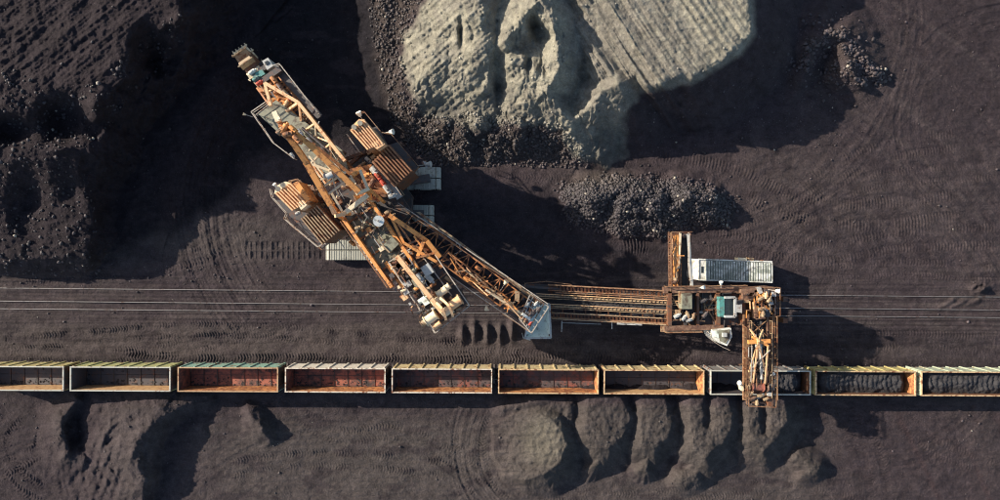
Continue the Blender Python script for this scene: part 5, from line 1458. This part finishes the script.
for i in range(34):
    t = R4.random()
    cx, cy = 456 + 60 * t, 264 + 46 * t
    an = math.atan2(.63, .78) + R4.choice([0, 0, .25, -.25, 1.2, -.9]) + R4.uniform(-.15, .15)
    L = R4.uniform(6, 15) * (1 if abs(an - .68) < .5 else .5)
    ox, oy = R4.uniform(-5, 5) * .6, -R4.uniform(-5, 5) * .8
    px_beam('stay_rod', R4.choice(['peach', 'orange', 'tan', 'orange_dark', 'orange']), EX, (cx + ox - L * math.cos(an), cy + oy - L * math.sin(an), 9.1 + R4.uniform(-.6, .5)), (cx + ox + L * math.cos(an), cy + oy + L * math.sin(an), 8.8 + R4.uniform(-.6, .4)), R4.uniform(.08, .17))
for (x, y, mt, s_) in ((448, 279, 'tan', .9), (478, 268, 'orange_dark', .8), (466, 279, 'orange', .9), (459, 272, 'rust', .9), (495, 296, 'tan', .7), (511, 303, 'cream', .5), (438, 262, 'orange', .8)):
    motor(EX, (x, y, 8.6), -.6, s_, mt)
px_prism('lamp_box', 'tan', EX, [(515, 291), (520, 292), (519, 302), (515, 301)], 7.8, 8.8)
floodlight(EX, (500, 291), (505, 283.5), 8.2, .3, 'cream'); floodlight(EX, (486, 299), (486.5, 307), 8.0, .3, 'cream')
m = MB()
px_rail('rail_pale', EX, [(455, 254), (462, 251), (459, 243), (452, 247)], 7.2, .9, .07)
# grid frame at the discharge end
ec = [(519, 318), (531, 332), (548, 306), (530, 293)]
px_rail('rail_pale', EX, ec + [ec[0]], 7.8, 1.0, .08, 1.2)
for i in range(1, 5):
    t = i / 5
    a = (519 + 12 * t, 318 + 14 * t); b_ = (530 + 18 * t, 293 + 13 * t)
    px_beam('end_grid_bar', 'grey' if i % 2 else 'rail_rust', EX, (*a, 8.2), (*b_, 8.2), .1, .2)
    a = (519 + 11 * t, 318 - 25 * t); b_ = (531 + 17 * t, 332 - 26 * t)
    px_beam('end_grid_bar', 'grey', EX, (*a, 8.3), (*b_, 8.3), .1, .2)
for (x, y, mt, s_) in ((527, 305, 'grey', .7), (532, 313, 'steel', .9), (525, 321, 'tan', .6), (536, 304, 'grey', .6), (530, 324, 'red', .5), (538, 310, 'steel', .7)):
    motor(EX, (x, y, 8.4), .9, s_, mt)


R5 = random.Random(77)
def runs(n, a0, a1, b0, b1, z, mats, lo=4, hi=16, w=(.05, .13)):
    for i in range(n):
        a = R5.uniform(a0, a1); b_ = R5.uniform(b0, b1); L = R5.uniform(lo, hi)
        al = R5.random() < .62
        e = (a + (L if al else L * .3), b_ + (0 if al else L * .5) + R5.uniform(-1, 1))
        zz = z + R5.uniform(0, .5)
        MB().beam(P(*Q(a, b_, zz)), P(*Q(*e, zz + R5.uniform(-.1, .4))), R5.uniform(*w)).build('pipe', M[R5.choice(mats)], EX)
runs(34, -76, -4, -15, 11, z1 + .15, ['tan', 'rust', 'steel', 'grey', 'cream'])
runs(26, 0, 60, -18, 18, 9.6, ['orange', 'tan', 'cream', 'rust', 'grey'], 4, 14)
runs(26, 60, 150, -14, 12, 8.6, ['orange_dark', 'tan', 'cream', 'rust', 'grey'], 4, 14)
runs(60, -138, -70, -16, 16, zk + .3, ['tan', 'rust', 'rust', 'grey', 'steel', 'steel', 'peach'], 3, 12)
runs(20, -20, 30, 18, 50, 6.6, ['tan', 'rust', 'grey', 'steel'], 4, 14)
runs(16, -24, 24, -44, -20, 6.2, ['tan', 'rust', 'grey', 'steel'], 4, 12)
for i in range(30):
    a = R5.uniform(-136, -66); b_ = R5.uniform(-15, 15); q = R5.uniform(.25, .7)
    c_ = P(*Q(a, b_, zk + .2))
    MB().box(c_ + Vector((0, 0, q * .4)), (q, q * R5.uniform(.6, 1.5), q * .9), -.97 + R5.choice([0, 1.57])).build('equipment_box', M[R5.choice(['grey', 'peach', 'rust', 'rust', 'tan', 'steel', 'steel'])], EX)
for i in range(26):
    a = R5.uniform(-70, 60); b_ = R5.choice([R5.uniform(-15, 10), R5.uniform(-15, 10), 15, -19]); q = R5.uniform(.2, .55)
    c_ = P(*Q(a, b_, z1 + .1 if a < 0 else 9.4))
    MB().box(c_ + Vector((0, 0, q * .4)), (q, q * R5.uniform(.6, 1.5), q * .9), -.97 + R5.choice([0, 1.57])).build('equipment_box', M[R5.choice(['cream', 'grey', 'orange', 'rust', 'tan', 'steel'])], EX)
print('tris', sum(len(o.data.loop_triangles) if o.data.calc_loop_triangles() is None else 0 for o in bpy.data.objects if o.type == 'MESH'))
